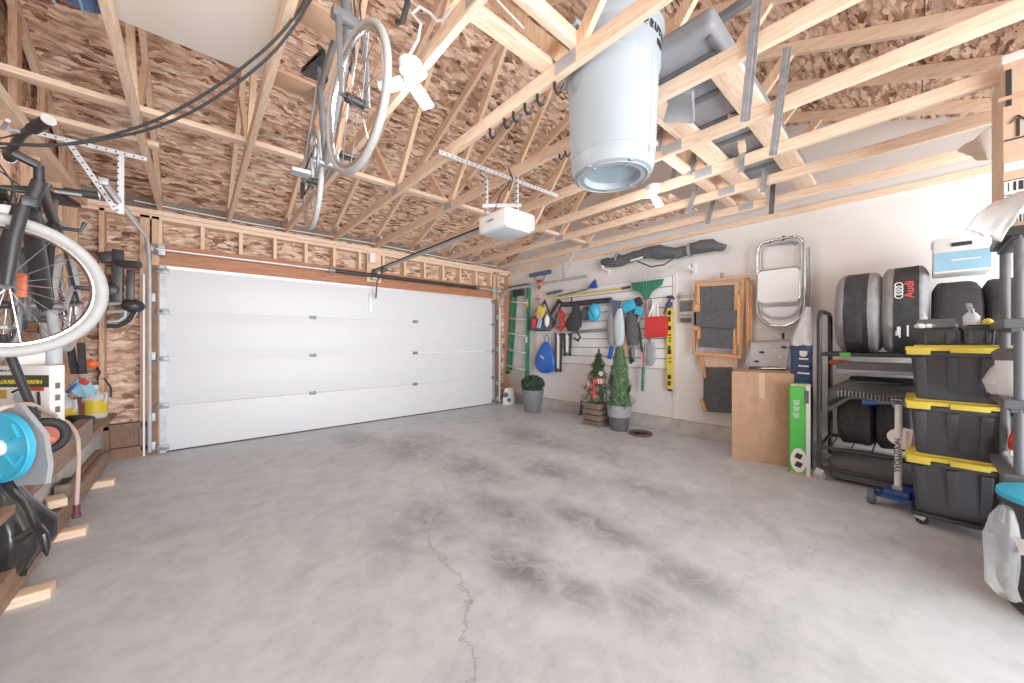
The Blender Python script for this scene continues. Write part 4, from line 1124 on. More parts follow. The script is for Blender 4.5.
tote('middle black tote with yellow lid in the stack of three', .488, .374)
tote('bottom black tote with yellow lid, standing on the wheeled dolly', .09, .40)
t = base('dolly', 'low black wheeled dolly under the stack of black totes', 'dolly', (TXX, (TY0 + TY1) / 2, 0))
MB().box((.265, 0, .078), (.51, .5, .03), bev=.012).build('deck', 'black_plastic', t)
for x in (.06, .46):
    for y in (-.2, .2):
        c = MB().cyl((x - .012, y, .032), (x + .012, y, .032), .032, n=18).build('caster', 'black_rubber', t)
        MB().box((x, y + .01, .05), (.045, .05, .03), (.4, 0, 0), bev=.006).build('caster_fork', 'galv_light', c)
def open_bin(label, px0, px1, z0, h, m, xoff=.04):
    a = on_x(px0, 335, TXX + xoff); b = on_x(px1, 335, TXX + xoff); w = a.y - b.y
    t = base('open_bin', label, 'bin', (TXX + xoff, (a.y + b.y) / 2, z0))
    q = MB().box((.15, 0, h / 2), (.30, w, h), bev=.012, taper=(.9, .9))
    q.build('body', m, t); MB().box((.15, 0, h - .01), (.31, w + .012, .018), bev=.005).build('rim', m, t)
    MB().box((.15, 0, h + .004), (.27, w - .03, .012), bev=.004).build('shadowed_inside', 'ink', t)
    for y in (-w * .28, w * .28): MB().box((.004, y, h * .45), (.012, .02, h * .75), bev=.004).build('rib', m, t)
    return t, w
bt, bw = open_bin('small black open bin on the left of the top tote lid', 916, 957, 1.238, .105, 'black_plastic')
bt2, bw2 = open_bin('small bluish grey open bin on the right of the top tote lid', 963, 996, 1.238, .12, 'tote_black', .02)
b0 = V(bt.location); b1 = V(bt2.location)
o = MB().box((0, 0, .03), (.20, bw * .95, .06), bev=.006).build('foam_block', 'dark_grey', None, b0 + V((.12, 0, .115)));  tag(o, 'grey foam block lying in the small black bin on the totes', 'foam block')
mb = MB()
for k in range(5): mb.sph((-.02 + .01 * k, bw * (.38 - .19 * k), .0), 1, (.03, .03, .02), 2, .3)
o = mb.build('paper_towel', 'white_cloth', None, b0 + V((.05, 0, .13))); tag(o, 'crumpled white paper along the front of the small black bin', 'paper')
o = MB().lathe([(.0, 0), (.018, 0), (.018, .05), (.008, .065), (.006, .09), (0, .09)], 16).build('bottle', 'milky', None, b0 + V((.04, bw * .3, .14))); tag(o, 'small clear bottle at the left end of the small black bin', 'bottle')
t = base('spray_bottle', 'clear spray bottle with grey trigger standing in the bluish bin', 'spray bottle', b1 + V((.08, bw2 * .2, .125)))
MB().lathe([(.0, 0), (.035, 0), (.036, .06), (.02, .085), (.012, .09), (.012, .11), (0, .11)], 18).build('bottle_body', 'milky', t)
MB().box((-.02, .01, .125), (.09, .025, .03), (0, -.25, 0), bev=.006).bar((-.03, 0, .115), (-.045, 0, .08), .012, .008).build('trigger', 'grey_plastic', t)
o = MB().sph((0, 0, .02), .025, (1, 1, 1.2), 2).build('cleaning_pad', 'yellow', None, b1 + V((.06, -bw2 * .3, .12))); tag(o, 'small yellow pad on the right side of the bluish bin', 'pad')

# scooter
t = thing('kick_scooter', 'blue three-wheeled kick scooter with white pole parked by the totes', 'scooter', (3.98, .085, 0), -PI / 2 - .12)
MB().cyl((0, 0, .12), (0, .03, .78), .021, n=16).build('pole', 'white_plastic', t)
MB().tube([(-.19, .03, .77), (-.05, .03, .785), (.05, .03, .785), (.19, .03, .77)], .014, 10).build('handlebar', 'slate_blue', t)
for s in (-1, 1): MB().cyl((s * .12, .03, .775), (s * .2, .03, .769), .020, n=12).build('grip', 'deep_blue', t)
pl = [(-.115, -.05), (-.08, -.085), (.08, -.085), (.115, -.05), (.075, .06), (.055, .33), (-.055, .33), (-.075, .06)]
MB().prism(pl, .075, .10, 'xy').build('deck', 'deep_blue', t)
MB().box((0, -.02, .11), (.14, .1, .07), bev=.02).build('steering_block', 'deep_blue', t)
for s in (-1, 1): MB().cyl((s * .115, -.05, .06), (s * .152, -.05, .06), .06, n=28).build('wheel', 'slate_blue', t)
for s in (-1, 1): MB().cyl((s * .114, -.05, .06), (s * .155, -.05, .06), .03, n=20).build('hubcap', 'grey_plastic', t)
MB().cyl((-.02, .345, .04), (.02, .345, .04), .04, n=24).build('wheel', 'slate_blue', t)
MB().box((0, -.01, .145), (.06, .05, .05), bev=.01).build('collar', 'grey_plastic', t)
o = MB().lathe([(0, -.004), (.085, -.004), (.085, .004), (0, .004)], 28).build('paper_tag', 'white_paper', t); o.rotation_euler = (PI / 2, 0, 0); o.location = (.02, .04, .53); o.scale = (1, .8, 1)
MB().box((.045, .0, .53), (.05, .004, .16), (0, .08, 0)).build('price_tag', 'white_paper', t)
words('tag_text', 'TOYSUP', .026, 'red_ink', t, (.05, -.003, .54), UPY)
words('lettering', 'YVOLUTION', .045, 'ink', t, (-.0, -.0145, .40), UPY, 'CENTER', .001, .0008)
MB().tube([(-.02, .0, .76), (-.03, -.02, .82), (.02, -.02, .82), (.04, .0, .78)], .006, 6).build('brake_cable', 'galv', t)

# ------------------------------------------------------------------ grey plastic shelf unit at the right edge
SX0, SX1, SYF, SYB = 3.22, 3.70, -.345, -1.05
t = base('plastic_shelf', 'tall grey plastic shelf unit standing at the right edge beside the totes', 'shelf unit', (SX0, SYF, 0))
def S(x, y, z): return V((x - SX0, y - SYF, z))
for x, y in ((SX0 + .01, SYF - .02), (SX1, SYF - .02), (SX0 + .01, SYB), (SX1, SYB)):
    MB().cyl(S(x, y, 0), S(x, y, 1.84), .021, n=16).build('post', 'shelf_grey', t)
for z in (.12, .54, .93, 1.355, 1.84):
    m = MB().box(S((SX0 + SX1) / 2, (SYF + SYB) / 2, z), (SX1 - SX0 + .05, SYF - SYB + .07, .05), bev=.012)
    m.box(S((SX0 + SX1) / 2, (SYF + SYB) / 2, z - .03), (SX1 - SX0 + .02, SYF - SYB + .02, .03), bev=.006)
    m.build('shelf_board', 'shelf_grey' if z < 1.8 else 'black_plastic', t)
# carton with arrows on top
t = base('cardboard_box', 'pale printed carton with arrows on top of the grey plastic shelf', 'box', (3.36, -.32, 1.867))
MB().box((.24, -.28, .485), (.44, .55, .97), bev=.01).build('carton_body', 'carton_light', t)
MB().box((.24, -.28, .965), (.452, .56, .05), bev=.01).build('white_edge', 'white_cloth', t)
f = .0215
MB().box((.0185, -.26, .17), (.004, .5, .24)).build('shipping_label', 'white_paper', t)
m = MB()
for k in range(16): m.box((.017, -.025 - k * .02, .25), (.004, .004 + .006 * (k % 3), .05))
m.box((.017, -.235, .285), (.004, .45, .006)).box((.017, -.235, .205), (.004, .45, .005))
for k in range(8): m.box((.017, -.03 - k * .011, .07), (.004, .003 + .003 * (k % 2), .04))
m.box((.017, -.09, .51), (.004, .16, .008))
for y in (-.055, -.12):
    m.box((.017, y, .57), (.004, .012, .1)); m.bar((.017, y, .635), (.017, y - .025, .60), .004, .012, (1, 0, 0)); m.bar((.017, y, .635), (.017, y + .025, .60), .004, .012, (1, 0, 0))
m.build('print', 'ink', t)
MB().box((.016, -.10, .36), (.004, .18, .045)).build('tape_label', 'white_paper', t)
MB().box((.016, -.025, .80), (.006, .02, .2)).build('hand_hole', 'ink', t)
MB().box((.015, -.2, .735), (.01, .42, .02), (.05, 0, 0)).build('torn_edge', 'carton', t)
def drape(name, label, cat, pts_fn, m, nu=30, nv=24, thick=.004):
    c = pts_fn(.5, .5)
    o = MB().sheet(lambda u, v: pts_fn(u, v) - c, nu, nv).build(name, m, None, c, thick=thick); return tag(o, label, cat)
# white cloth between box and shelf top
A, B, C_, D = dep(965, 229, 1.98), dep(1001, 242, 1.90), dep(1048, 180, 1.70), dep(1006, 198, 1.88)
def fn(u, v):
    p = A.lerp(B, u).lerp(D.lerp(C_, u), v)
    return p + V((0, 0, .018 * noise.noise(V((u * 5, v * 5, 2))) + .03 * math.sin(v * PI)))
drape('dust_sheet', 'white cloth draped over the top of the grey plastic shelf', 'cloth', fn, 'white_cloth')
A2, B2, C2, D2 = dep(957, 150, 2.35), dep(979, 161, 2.3), dep(1003, 158, 2.3), dep(1003, 118, 2.3)
def fn(u, v):
    p = A2.lerp(B2, u).lerp(D2.lerp(C2, u), v)
    return p + V((0, 0, .02 * noise.noise(V((u * 4, v * 4, 7)))))
drape('foam_sheet', 'white foam sheet sticking out behind the printed carton', 'foam sheet', fn, 'white_plastic')
# things on the shelves
t = base('storage_jar', 'white tub with grey lid on the middle shelf of the plastic unit', 'tub', S(0, 0, 0) + V((SX0 + .22, SYF + .02 - .03, .955)) if False else (SX0 + .24, SYF - .07, .955))
MB().lathe([(0, 0), (.095, 0), (.105, .02), (.11, .2), (.112, .21), (0, .21)], 28).build('tub', 'white_plastic', t)
MB().lathe([(.118, .2), (.12, .245), (.10, .265), (0, .27)], 28).build('lid', 'dark_grey', t)
mb = MB().blob([(0, 0, 0, .07, .08), (.06, 0, 0, .10, .10), (.14, 0, -.01, .08, .08), (.2, 0, -.02, .035, .05)], 18, .3, 3)
o = mb.build('plastic_bag', 'milky', None, (SX1 - .18, SYF - .02, .957)); tag(o, 'white plastic bag slumped beside the white tub', 'bag')
t = base('tape_gun', 'red and white tape dispenser on the lower shelf of the plastic unit', 'tape dispenser', (SX1 - .10, SYF - .05, .57))
MB().ring((0, 0, .12), .055, .02, (0, 1, .2), 26, 10).build('tape_roll', 'red', t)
MB().box((.0, 0, .04), (.05, .05, .08), bev=.012).build('handle', 'white_plastic', t)
MB().box((-.13, -.01, .10), (.06, .03, .2), (0, .1, 0), bev=.006).build('white_case', 'white_plastic', t)
m = MB()
for k in range(5): m.bar((-.25 + .08 * k, .04, .0), (-.15 + .06 * k, .05, .02 + .02 * (k % 2)), .02, .012)
o = m.build('loose_clips', 'galv', None, (SX1 - .16, SYF - .06, .57)); tag(o, 'grey metal clips lying at the front of the lower shelf', 'clips')
o = MB().blob([(0, 0, 0, .05, .05), (.08, 0, 0, .06, .06), (.15, 0, 0, .045, .05), (.22, .01, 0, .02, .02)], 16, .3, 2).build('clear_bag', 'clear_plastic', None, (SX0 + .04, SYF - .05, 1.60)); tag(o, 'crumpled clear plastic bag near the top of the shelf post', 'bag')
o = MB().lathe([(0, 0), (.03, 0), (.032, .09), (.02, .11), (.018, .13), (0, .13)], 18).build('bottle', 'white_plastic', None, (SX1 - .14, SYF - .08, 1.38)); tag(o, 'small white bottle on the upper shelf of the plastic unit', 'bottle')
# black bin with blue lid
t = base('waste_bin', 'black bin with bright blue rim standing on the floor at the right edge', 'bin', (2.966, -.512, 0)); t.scale = (1, 1, .93)
MB().lathe([(0.000, 0), (0.200, 0), (0.217, .012), (0.221, .05), (0.208, .06), (0.208, .10), (0.202, .105), (0.223, 0.515), (0.242, 0.525), (0.242, 0.575), (0.000, 0.565)], 44).build('bin_body', 'black_plastic', t)
MB().lathe([(0.204, .055), (0.228, .062), (0.228, .078), (0.204, .085)], 44).build('base_band', 'dark_grey', t)
MB().lathe([(0.000, 0.595), (0.170, 0.595), (0.246, 0.580), (0.248, 0.555), (0.170, 0.565), (0.000, 0.565)], 44).build('rim_lid', 'cyan', t)
a = dep(1002, 550, 1.52)
t = base('plastic_cover', 'crumpled clear plastic bag with a small printed sticker hanging on the black bin', 'plastic bag', a)
MB().blob([(-.20, .02, -.02, .03, .03), (-.15, .01, 0, .045, .04), (-.05, .01, 0, .05, .045), (.06, -.01, 0, .06, .05), (.13, -.01, 0, .05, .04), (.18, .01, -.01, .03, .02)], 26, .22, 5).build('film', 'clear_plastic', t)
t2 = MB().box((0, 0, 0), (.035, .006, .06), (0, .35, .75), bev=.002).build('sticker', 'white_paper', t, (-.05, -.045, .05))
MB().box((.004, -.006, .012), (.018, .006, .018), (0, .35, .75)).box((-.006, -.006, -.015), (.018, .006, .015), (0, .35, .75)).build('sticker_print', 'ink', t2)
# ================================================================== LEFT SIDE
t = base('ledge_board', 'worn brown plank ledge lying on the left foundation wall', 'shelf', (-.80, 3.9, .45))
MB().box((0, 0, .02), (.33, 3.7, .04), bev=.006).build('board', 'old_plank', t)
t = base('timber', 'square pale-ended timber lying along the edge of the plank ledge', 'timber', (-.635, 3.72, .49))
MB().box((0, 0, .085), (.075, 1.10, .17), bev=.006).build('beam', 'old_plank', t)
MB().box((0, -.552, .085), (.072, .004, .166)).build('cut_end', 'pine', t)
# floor stack: planks on stickers
for k, (y, l) in enumerate(((4.70, 'farthest pale block under the brown planks, near the hose end'), (3.62, 'pale block end sticking out under the planks near the black bag'), (2.86, 'nearest pale block end sticking out under the brown planks'))):
    o = MB().box((0, 0, .025), (.42, .09, .05), (0, 0, .0), bev=.004).build('wood_block', 'pine_x', None, (-.74, y, 0)); tag(o, l, 'wood block', 'spacer blocks under the plank stack')
for k, (z, x, l, m) in enumerate(((.10, -.655, 'brown plank on edge at the front of the low stack', 'old_plank'), (.10, -.70, 'brown plank standing behind the front plank of the low stack', 'old_plank'))):
    o = MB().box((0, 0, 0), (.038, 3.6, .14 + .02 * k), bev=.004).build('plank', m, None, (x, 3.45, z + .025 + .01 * k)); tag(o, l, 'plank', 'planks of the low stack')
for k, (px, py) in enumerate(((58, 492), (40, 520), (28, 545))):
    p = on_x(px, py, -.66)
    o = MB().box((0, 0, 0), (.08, .15, .05), (0, 0, .3), bev=.004).build('wood_offcut', 'pine', None, (-.67, p.y, .235)); tag(o, ('pale offcut on top of the plank stack by the brick', 'pale offcut on the plank stack half under the black bag', 'nearest pale offcut on the plank stack beneath the bag')[k], 'wood offcut', 'offcuts on the plank stack')
t = base('brick', 'brown hollow brick resting on the plank stack under the ledge', 'brick', (-.665, 3.88, .21))
MB().box((0, 0, .045), (.07, .20, .09), bev=.006).build('body', 'pot_brown', t)
MB().box((0, 0, .091), (.04, .14, .004)).build('hollow', 'ink', t)
# hose reel
rc = dep(9, 446, 1.72)
t = thing('hose_reel', 'bright blue hose reel with grey bracket and beige hose on the ledge', 'hose reel', (rc.x, rc.y, .49))
n = V((-.72, -.69, 0)).normalized(); side = V((-n.y, n.x, 0))
zc = rc.z - .49
cz = V((0, 0, zc))
MB().cyl(cz + n * .012, cz + n * .03, .165, n=48).build('disc', 'cyan', t)
d = MB()
for k in range(5):
    a = k * 2 * PI / 5 + .5; e = side * math.cos(a) + V((0, 0, math.sin(a))); e2 = side * math.cos(a + .5) + V((0, 0, math.sin(a + .5)))
    d.tube([cz + n * .032 + e * .05, cz + n * .032 + e * .12, cz + n * .032 + e2 * .135], .007, 6)
d.ring(cz + n * .028, .155, .008, n, 44, 6)
d.build('disc_rib', 'cyan', t)
MB().cyl(cz + n * .03, cz + n * .065, .038, .032, 28).build('hub_cap', 'white_plastic', t)
MB().cyl(cz - n * .03, cz + n * .012, .10, n=36).build('drum', 'hose', t)
m = MB()
pf = [cz - side * .17 + V((0, 0, -.22)), cz + side * .15 + V((0, 0, -.19)), cz + side * .165 + V((0, 0, -.10)), cz + side * .14 + V((0, 0, .05)), cz + V((0, 0, .20)), cz - side * .17 + V((0, 0, .12))]
A = [m.bm.verts.new(p - n * .05) for p in pf]; B = [m.bm.verts.new(p - n * .03) for p in pf]
m.bm.faces.new(A[::-1]); m.bm.faces.new(B)
for k in range(6): m.bm.faces.new((A[k], A[(k + 1) % 6], B[(k + 1) % 6], B[k]))
m.build('bracket', 'grey_plastic', t)
hp = [(-6, 412, 1.70), (5, 407, 1.72), (18, 404, 1.78), (30, 404, 1.85), (42, 409, 1.95), (55, 416, 2.1), (68, 423, 2.25), (75, 431, 2.33), (78, 440, 2.36), (79, 455, 2.37), (78, 480, 2.37), (76.5, 506, 2.37)]
pts = [dep(*p) for p in hp]; l0 = V(t.location)
MB().tube([p - l0 for p in pts], .011, 10).build('hose', 'hose', t)
e = pts[-1] - l0
MB().cyl(e + V((0, 0, -.05)), e + V((0, 0, .01)), .017, n=12).cyl(e + V((0, 0, -.075)), e + V((0, 0, -.05)), .022, n=12).build('connector', 'maroon', t)
# sprayer box
p = dep(30, 392, 2.15)
t = thing('sprayer_box', 'white and green printed garden sprayer carton on the ledge under the bike', 'box', (-.765, 3.45, .66), -YAW)
def face(px, py):  # local position on the front plate
    return None
BW, BH = .36, .46
MB().box((0, .035, BH / 2), (BW, .07, BH), bev=.004).build('carton_body', 'white_paper', t)
MB().box((0, -.002, BH - .09), (BW - .008, .004, .07)).build('green_band', 'dark_green', t)
words('band_text', 'PELOUSES ET JARDIN', .030, 'yellow', t, (.0, -.005, BH - .095), ext=.001, bold=.0006)
words('top_text', 'LAWN & GARDEN', .020, 'maroon', t, (-.06, -.003, BH - .03), ext=.001)
MB().box((-.10, -.003, BH - .165), (.07, .004, .05)).build('gold_badge', 'gold', t)
MB().tube([(-.03, -.006, BH - .155), (.0, -.006, BH - .14), (.04, -.006, BH - .145), (.07, -.006, BH - .17)], .006, 6).tube([(.12, -.006, BH - .15), (.125, -.006, BH - .2), (.125, -.006, BH - .3)], .007, 6).build('wand_picture', 'ink', t)
MB().sph((.02, -.004, BH - .185), 1, (.05, .003, .035), 2).build('tank_picture', 'light_grey_plastic', t)
MB().box((.11, -.004, BH - .135), (.08, .004, .022)).build('red_flash', 'dull_red', t)
for k in range(5): MB().box((BW / 2 + .001, .035, .06 + k * .07), (.003, .022, .035)).build('side_print', 'ink_grey', t)
t2 = base('small_box', 'small white carton with a dark mark on top of the sprayer box', 'box', V(t.location) + V((-.0, .03, BH)))
MB().box((0, .08, .06), (.13, .1, .12), (0, 0, .4), bev=.004).build('carton_body', 'white_paper', t2)
MB().box((.012, .024, .07), (.03, .006, .02), (0, 0, .4)).build('mark', 'ink', t2)
o = MB().lathe([(0, 0), (.035, 0), (.035, .11), (.02, .13), (.015, .16), (0, .16)], 18).build('spray_can', 'light_grey_plastic', None, V(t.location) + V((.10, .15, BH))); tag(o, 'pale grey can beside the small carton on the sprayer box', 'can')
a, b = dep(2, 335, 1.75), dep(36, 418, 1.9)
o = MB().cyl(V((0, 0, 0)), b - a, .018, n=12).build('vacuum_wand', 'black_plastic', None, a); tag(o, 'black tube leaning across the front of the sprayer box', 'tube')
# red machine with black wheel
c = dep(56, 432, 1.98)
t = thing('cord_reel', 'red plastic winder with a fat black wheel on the ledge', 'reel', (c.x - .05, c.y + .05, .66), PI / 2 + .25); t.scale = (.72, .72, .78)
MB().ring((-.04, 0, .10), .10, .032, (1, 0, 0), 40, 12).build('wheel', 'black_rubber', t)
mb = MB().cyl((-.05, 0, .10), (.0, 0, .10), .085, n=30).box((.03, .02, .14), (.14, .16, .12), (.3, .2, 0), bev=.03); mb.build('body', 'dull_red', t)
MB().box((-.052, .0, .10), (.006, .12, .025), (.6, 0, 0)).build('stripe', 'orange', t)
# jugs
def jug(label, p, s):
    t = base('jug', label, 'jug', p)
    MB().lathe([(0, 0), (.085, 0), (.09, .012), (.09, .19), (.075, .235), (.035, .27), (.028, .275), (.028, .30), (0, .30)], 28).build('bottle', 'milky', t)
    MB().lathe([(.0912, .045), (.0915, .05), (.0915, .18), (.0912, .185)], 28).build('label_band', 'yellow_label', t)
    MB().cyl((0, 0, .295), (0, 0, .33), .03, n=18).build('cap', 'white_plastic', t)
    MB().tube([(.05, -.05, .24), (.085, -.06, .25), (.09, -.07, .2), (.075, -.065, .15)], .012, 8).build('handle', 'milky', t)
    return t
jug('translucent jug with yellow label at the far end of the ledge', (-.76, 5.50, .49), 1)
jug('translucent jug with yellow label behind the dark bottle on the ledge', (-.88, 5.00, .49), 1)
o = MB().lathe([(0, 0), (.05, 0), (.05, .17), (.02, .21), (.02, .24), (0, .24)], 20).build('bottle', 'maroon', None, (-.84, 5.28, .49)); tag(o, 'dark maroon bottle standing between the two yellow-labelled jugs', 'bottle')
t = base('cardboard_box', 'narrow brown carton standing left of the jugs on the ledge', 'box', (-.91, 4.35, .49))
MB().box((0, 0, .15), (.10, .16, .30), bev=.004).build('carton_body', 'brown_paper', t)
mb = MB()
for k in range(3):
    mb.ring((.012 * k - .01, .01 * k, .03 + .042 * k), .075 - .012 * (k == 2), .022, (0.1 * k, .1, 1), 30, 8)
o = mb.build('cable_coil', 'black_rubber', None, (-.745, 4.72, .49)); tag(o, 'black coiled cable lying on the ledge in front of the jugs', 'cable')
# straps with blue cloth
a = dep(82, 384, 3.2)
t = base('tool_sack', 'blue and red cloth sack hanging from black straps above the jugs', 'sack', a)
MB().blob([(-.11, .03, 0, .05, .04), (-.06, .01, 0, .075, .06), (.0, -.01, 0, .06, .05), (.05, 0, 0, .03, .03)], 22, .35, 7).build('body', 'pale_blue', t)
MB().box((.02, -.05, .02), (.06, .03, .05), (.3, .5, 0), bev=.02).build('red_patch', 'red', t)
MB().box((-.05, -.04, -.03), (.10, .03, .03), (0, -.9, 0), bev=.01).build('dark_edge', 'deep_blue', t)
for px0, px1 in ((70, 75), (81, 83)):
    p, q = dep(px0, 343, 3.25), dep(px1, 374, 3.22)
    MB().bar(p - a, q - a, .05, .012).build('strap', 'black_cloth', t)
o = MB().sph((0, 0, 0), 1, (.05, .03, .04), 3, .2).build('rag', 'orange', None, dep(92, 364, 3.4)); tag(o, 'small orange rag pinned to the stud above the blue sack', 'rag')
pts = [dep(96, 366, 3.5), dep(100, 372, 3.45), dep(97, 380, 3.4), dep(104, 378, 3.45), dep(111, 388, 3.5), dep(111, 397, 3.5)]
o = MB().tube([p - pts[0] for p in pts], .008, 6).build('cable', 'black_rubber', None, pts[0]); tag(o, 'thin black cable curling behind the yellow-labelled jugs', 'cable')
# black bag
c = dep(8, 512, 1.72)
t = base('refuse_bag', 'shiny black plastic bag heaped over the planks at the left edge', 'bag', (c.x, c.y, .12)); t.scale = (1.12, 1.12, 1.0)
mb = MB().blob([(0.0, -.02, 0, .05, .05), (.05, -.01, 0, .09, .09), (.14, 0, 0, .115, .115), (.24, 0, 0, .115, .11), (.36, -.03, .02, .095, .10), (.47, -.06, .04, .06, .07), (.56, -.08, .06, .025, .025)], 46, .34, 2, True, 7)
for v in mb.bm.verts: v.co += v.co.normalized() * (.035 * noise.noise(v.co * 14) + .02 * noise.noise(v.co * 30))
mb.build('sack', 'bag_black', t, ang=60)
p = [dep(20, 538, 1.62), dep(38, 528, 1.60), dep(44, 535, 1.58), dep(46, 548, 1.58), dep(47, 556, 1.58)]
MB().tube([V(((q.x - c.x) / 1.12, (q.y - c.y) / 1.12, q.z - .12)) for q in p], [.02, .018, .014, .012, .003], 10).build('tied_end', 'bag_black', t)

# bikes ---------------------------------------------------------------
def bike(t, frame, tyre_m, R=.34, steer=0.0, fat=1.0, sus=False, drop=False, R2=None, saddle='steel_dark', wb=1.05):
    """bicycle facing local +x, rear hub at the origin of the Empty"""
    R2 = R2 or R
    ax0 = V((0, 1, 0))
    wheel(t, (0, 0, 0), R2, ax0, tyre_m, .02 * fat)
    hub = V((wb, 0, 0)); M = Matrix.Translation(hub) @ Matrix.Rotation(steer, 4, 'Z') @ Matrix.Translation(-hub)
    S = lambda *p: M @ V(p)
    wheel(t, hub, R, M.to_3x3() @ ax0, tyre_m, .02 * fat)
    bb = V((.43, 0, -.05)); st = V((.27, 0, .50)); hd = S(wb - .10, 0, .52); hl = S(wb - .07, 0, .38)
    m = MB().tube([bb, hl], .028 * fat, 12).tube([st, hd], .020 * fat, 12).tube([bb, st], .018, 12).tube([hl, hd], .026, 12)
    for s in (-1, 1):
        m.tube([bb + V((0, s * .03, 0)), V((0, s * .06, 0))], .011, 8).tube([st + V((0, s * .02, -.02)), V((0, s * .06, 0))], .009, 8)
    m.build('frame', frame, t)
    f = MB()
    for s in (-1, 1):
        f.tube([S(wb - .05, s * .055, .40), S(wb - .02, s * .06, .22), S(wb, s * .06, .0)], [.021 if sus else .014, .024 if sus else .013, .018 if sus else .010], 12)
    f.bar(S(wb - .06, -.08, .40), S(wb - .06, .08, .40), .05, .05, bev=.012)
    f.build('fork', 'black_plastic' if sus else frame, t)
    if sus:
        for s in (-1, 1): MB().cyl(S(wb - .05, s * .055, .42), S(wb - .02, s * .06, .24), .018, n=12).build('stanchion', 'chrome', t)
    MB().cyl(hd, S(wb - .10, 0, .60), .018, n=12).bar(S(wb - .10, 0, .60), S(wb - .02, 0, .63), .04, .035, bev=.008).build('stem', 'steel_dark', t)
    if drop:
        pts = [S(wb - .0, -.21, .50), S(wb + .05, -.21, .47), S(wb + .10, -.21, .53), S(wb + .08, -.21, .61), S(wb - .0, -.20, .63), S(wb - .02, 0, .63), S(wb - .0, .20, .63), S(wb + .08, .21, .61), S(wb + .10, .21, .53), S(wb + .05, .21, .47), S(wb - .0, .21, .50)]
        MB().tube(pts, .014, 8).build('handlebar', 'black_rubber', t)
        for s in (-1, 1): MB().tube([S(wb + .08, s * .21, .63), S(wb + .12, s * .21, .66), S(wb + .13, s * .21, .54)], .014, 8).build('brake_lever', 'steel_dark', t)
    else:
        pts = [S(wb - .06, -.33, .70), S(wb - .03, -.16, .68), S(wb - .02, 0, .64), S(wb - .03, .16, .68), S(wb - .06, .33, .70)]
        MB().tube(pts, .016, 10).build('handlebar', 'black_plastic', t)
        for s in (-1, 1):
            g = MB().cyl(S(wb - .045, s * .22, .69), S(wb - .065, s * .35, .705), .022, n=14).build('grip', 'black_rubber', t)
            MB().cyl(S(wb - .065, s * .35, .705), S(wb - .066, s * .355, .706), .024, n=14).build('grip_end', 'galv_light', g)
            MB().tube([S(wb - .02, s * .17, .68), S(wb + .03, s * .2, .66), S(wb + .03, s * .3, .665)], .008, 8).build('brake_lever', 'galv', t)
    MB().cyl(st, st + V((-.05, 0, .14)), .014, n=12).build('seat_post', 'steel', t)
    sd = MB()
    sd.prism([(-.16, .07), (-.13, .085), (-.02, .03), (.13, .018), (.14, 0), (.13, -.018), (-.02, -.03), (-.13, -.085), (-.16, -.07)], -.02, .02, 'xy')
    bmesh.ops.bevel(sd.bm, geom=sd.bm.edges[:], offset=.012, segments=2, affect='EDGES')
    bmesh.ops.transform(sd.bm, matrix=Matrix.Translation(st + V((-.05, 0, .17))), verts=sd.bm.verts)
    sd.build('saddle', saddle, t)
    cr = MB().ring(bb + V((0, -.055, 0)), .085, .008, (0, 1, 0), 40, 6)
    cr.cyl(bb + V((0, -.07, 0)), bb + V((0, .07, 0)), .022, n=14)
    for k in range(5): cr.bar(bb + V((0, -.055, 0)), bb + V((math.cos(k * 1.257) * .085, -.055, math.sin(k * 1.257) * .085)), .015, .006)
    cr.build('chainring', 'steel', t)
    for s, a in ((-1, -.9), (1, PI - .9)):
        e = bb + V((.17 * math.cos(a), s * .085, .17 * math.sin(a)))
        c = MB().bar(bb + V((0, s * .075, 0)), e, .014, .026, bev=.004).build('crank', 'galv', t)
        MB().box(e + V((0, s * .06, 0)), (.075, .09, .022), bev=.006).build('pedal', 'galv' if s < 0 else 'steel_dark', c)
    ch = MB(); rr = .04
    ch.tube([bb + V((0, -.055, .085)), V((0, -.05, rr)), V((-.04, -.05, 0)), V((0, -.05, -rr)), V((.03, -.05, -.12)), bb + V((0, -.055, -.085))], .005, 6)
    ch.build('chain', 'steel_dark', t)
    MB().lathe([(.0, -.06), (.03, -.06), (.045, -.05), (.05, -.04), (.0, -.035)], 24, (0, 0, 0), 'y').build('cassette', 'steel', t)
    MB().bar((0, -.06, -.03), (.03, -.065, -.14), .02, .03, bev=.006).build('derailleur', 'steel_dark', t)
    cb = MB()
    cb.tube([S(wb - .03, .12, .69), S(wb + .06, .06, .62), S(wb - .02, .03, .48), S(wb - .03, .05, .35)], .004, 6).tube([S(wb - .03, -.12, .69), S(wb + .07, -.05, .6), hl + V((0, .03, .05)), bb + V((0, .03, .05))], .004, 6)
    cb.build('brake_cable', 'black_rubber', t)
    return t
b1 = thing('mountain_bike', 'grey mountain bike with pale tyres hung on the left wall studs', 'bicycle', (-.665, 3.86, 1.52), -PI / 2)
bike(b1, 'black_plastic', 'tyre_grey', .335, math.radians(-69), 1.25, True)
MB().box((.98, -.0, .37), (.02, .06, .045), bev=.01).build('head_badge', 'white_plastic', b1)
MB().box((.90, .02, .02), (.03, .03, .12), bev=.01).build('reflector', 'orange', b1)
MB().box((.62, .0, .13), (.30, .075, .075), (0, -.65, 0), bev=.025).build('down_tube_bottle', 'charcoal_cloth', b1)
b1b = thing('bicycle', 'second bike with silver saddle hung behind the grey mountain bike', 'bicycle', (-.80, 4.35, 1.46), -PI / 2)
bike(b1b, 'bike_grey', 'tyre_grey', .31, 0.0, 1.0, False, False, .31, 'galv')
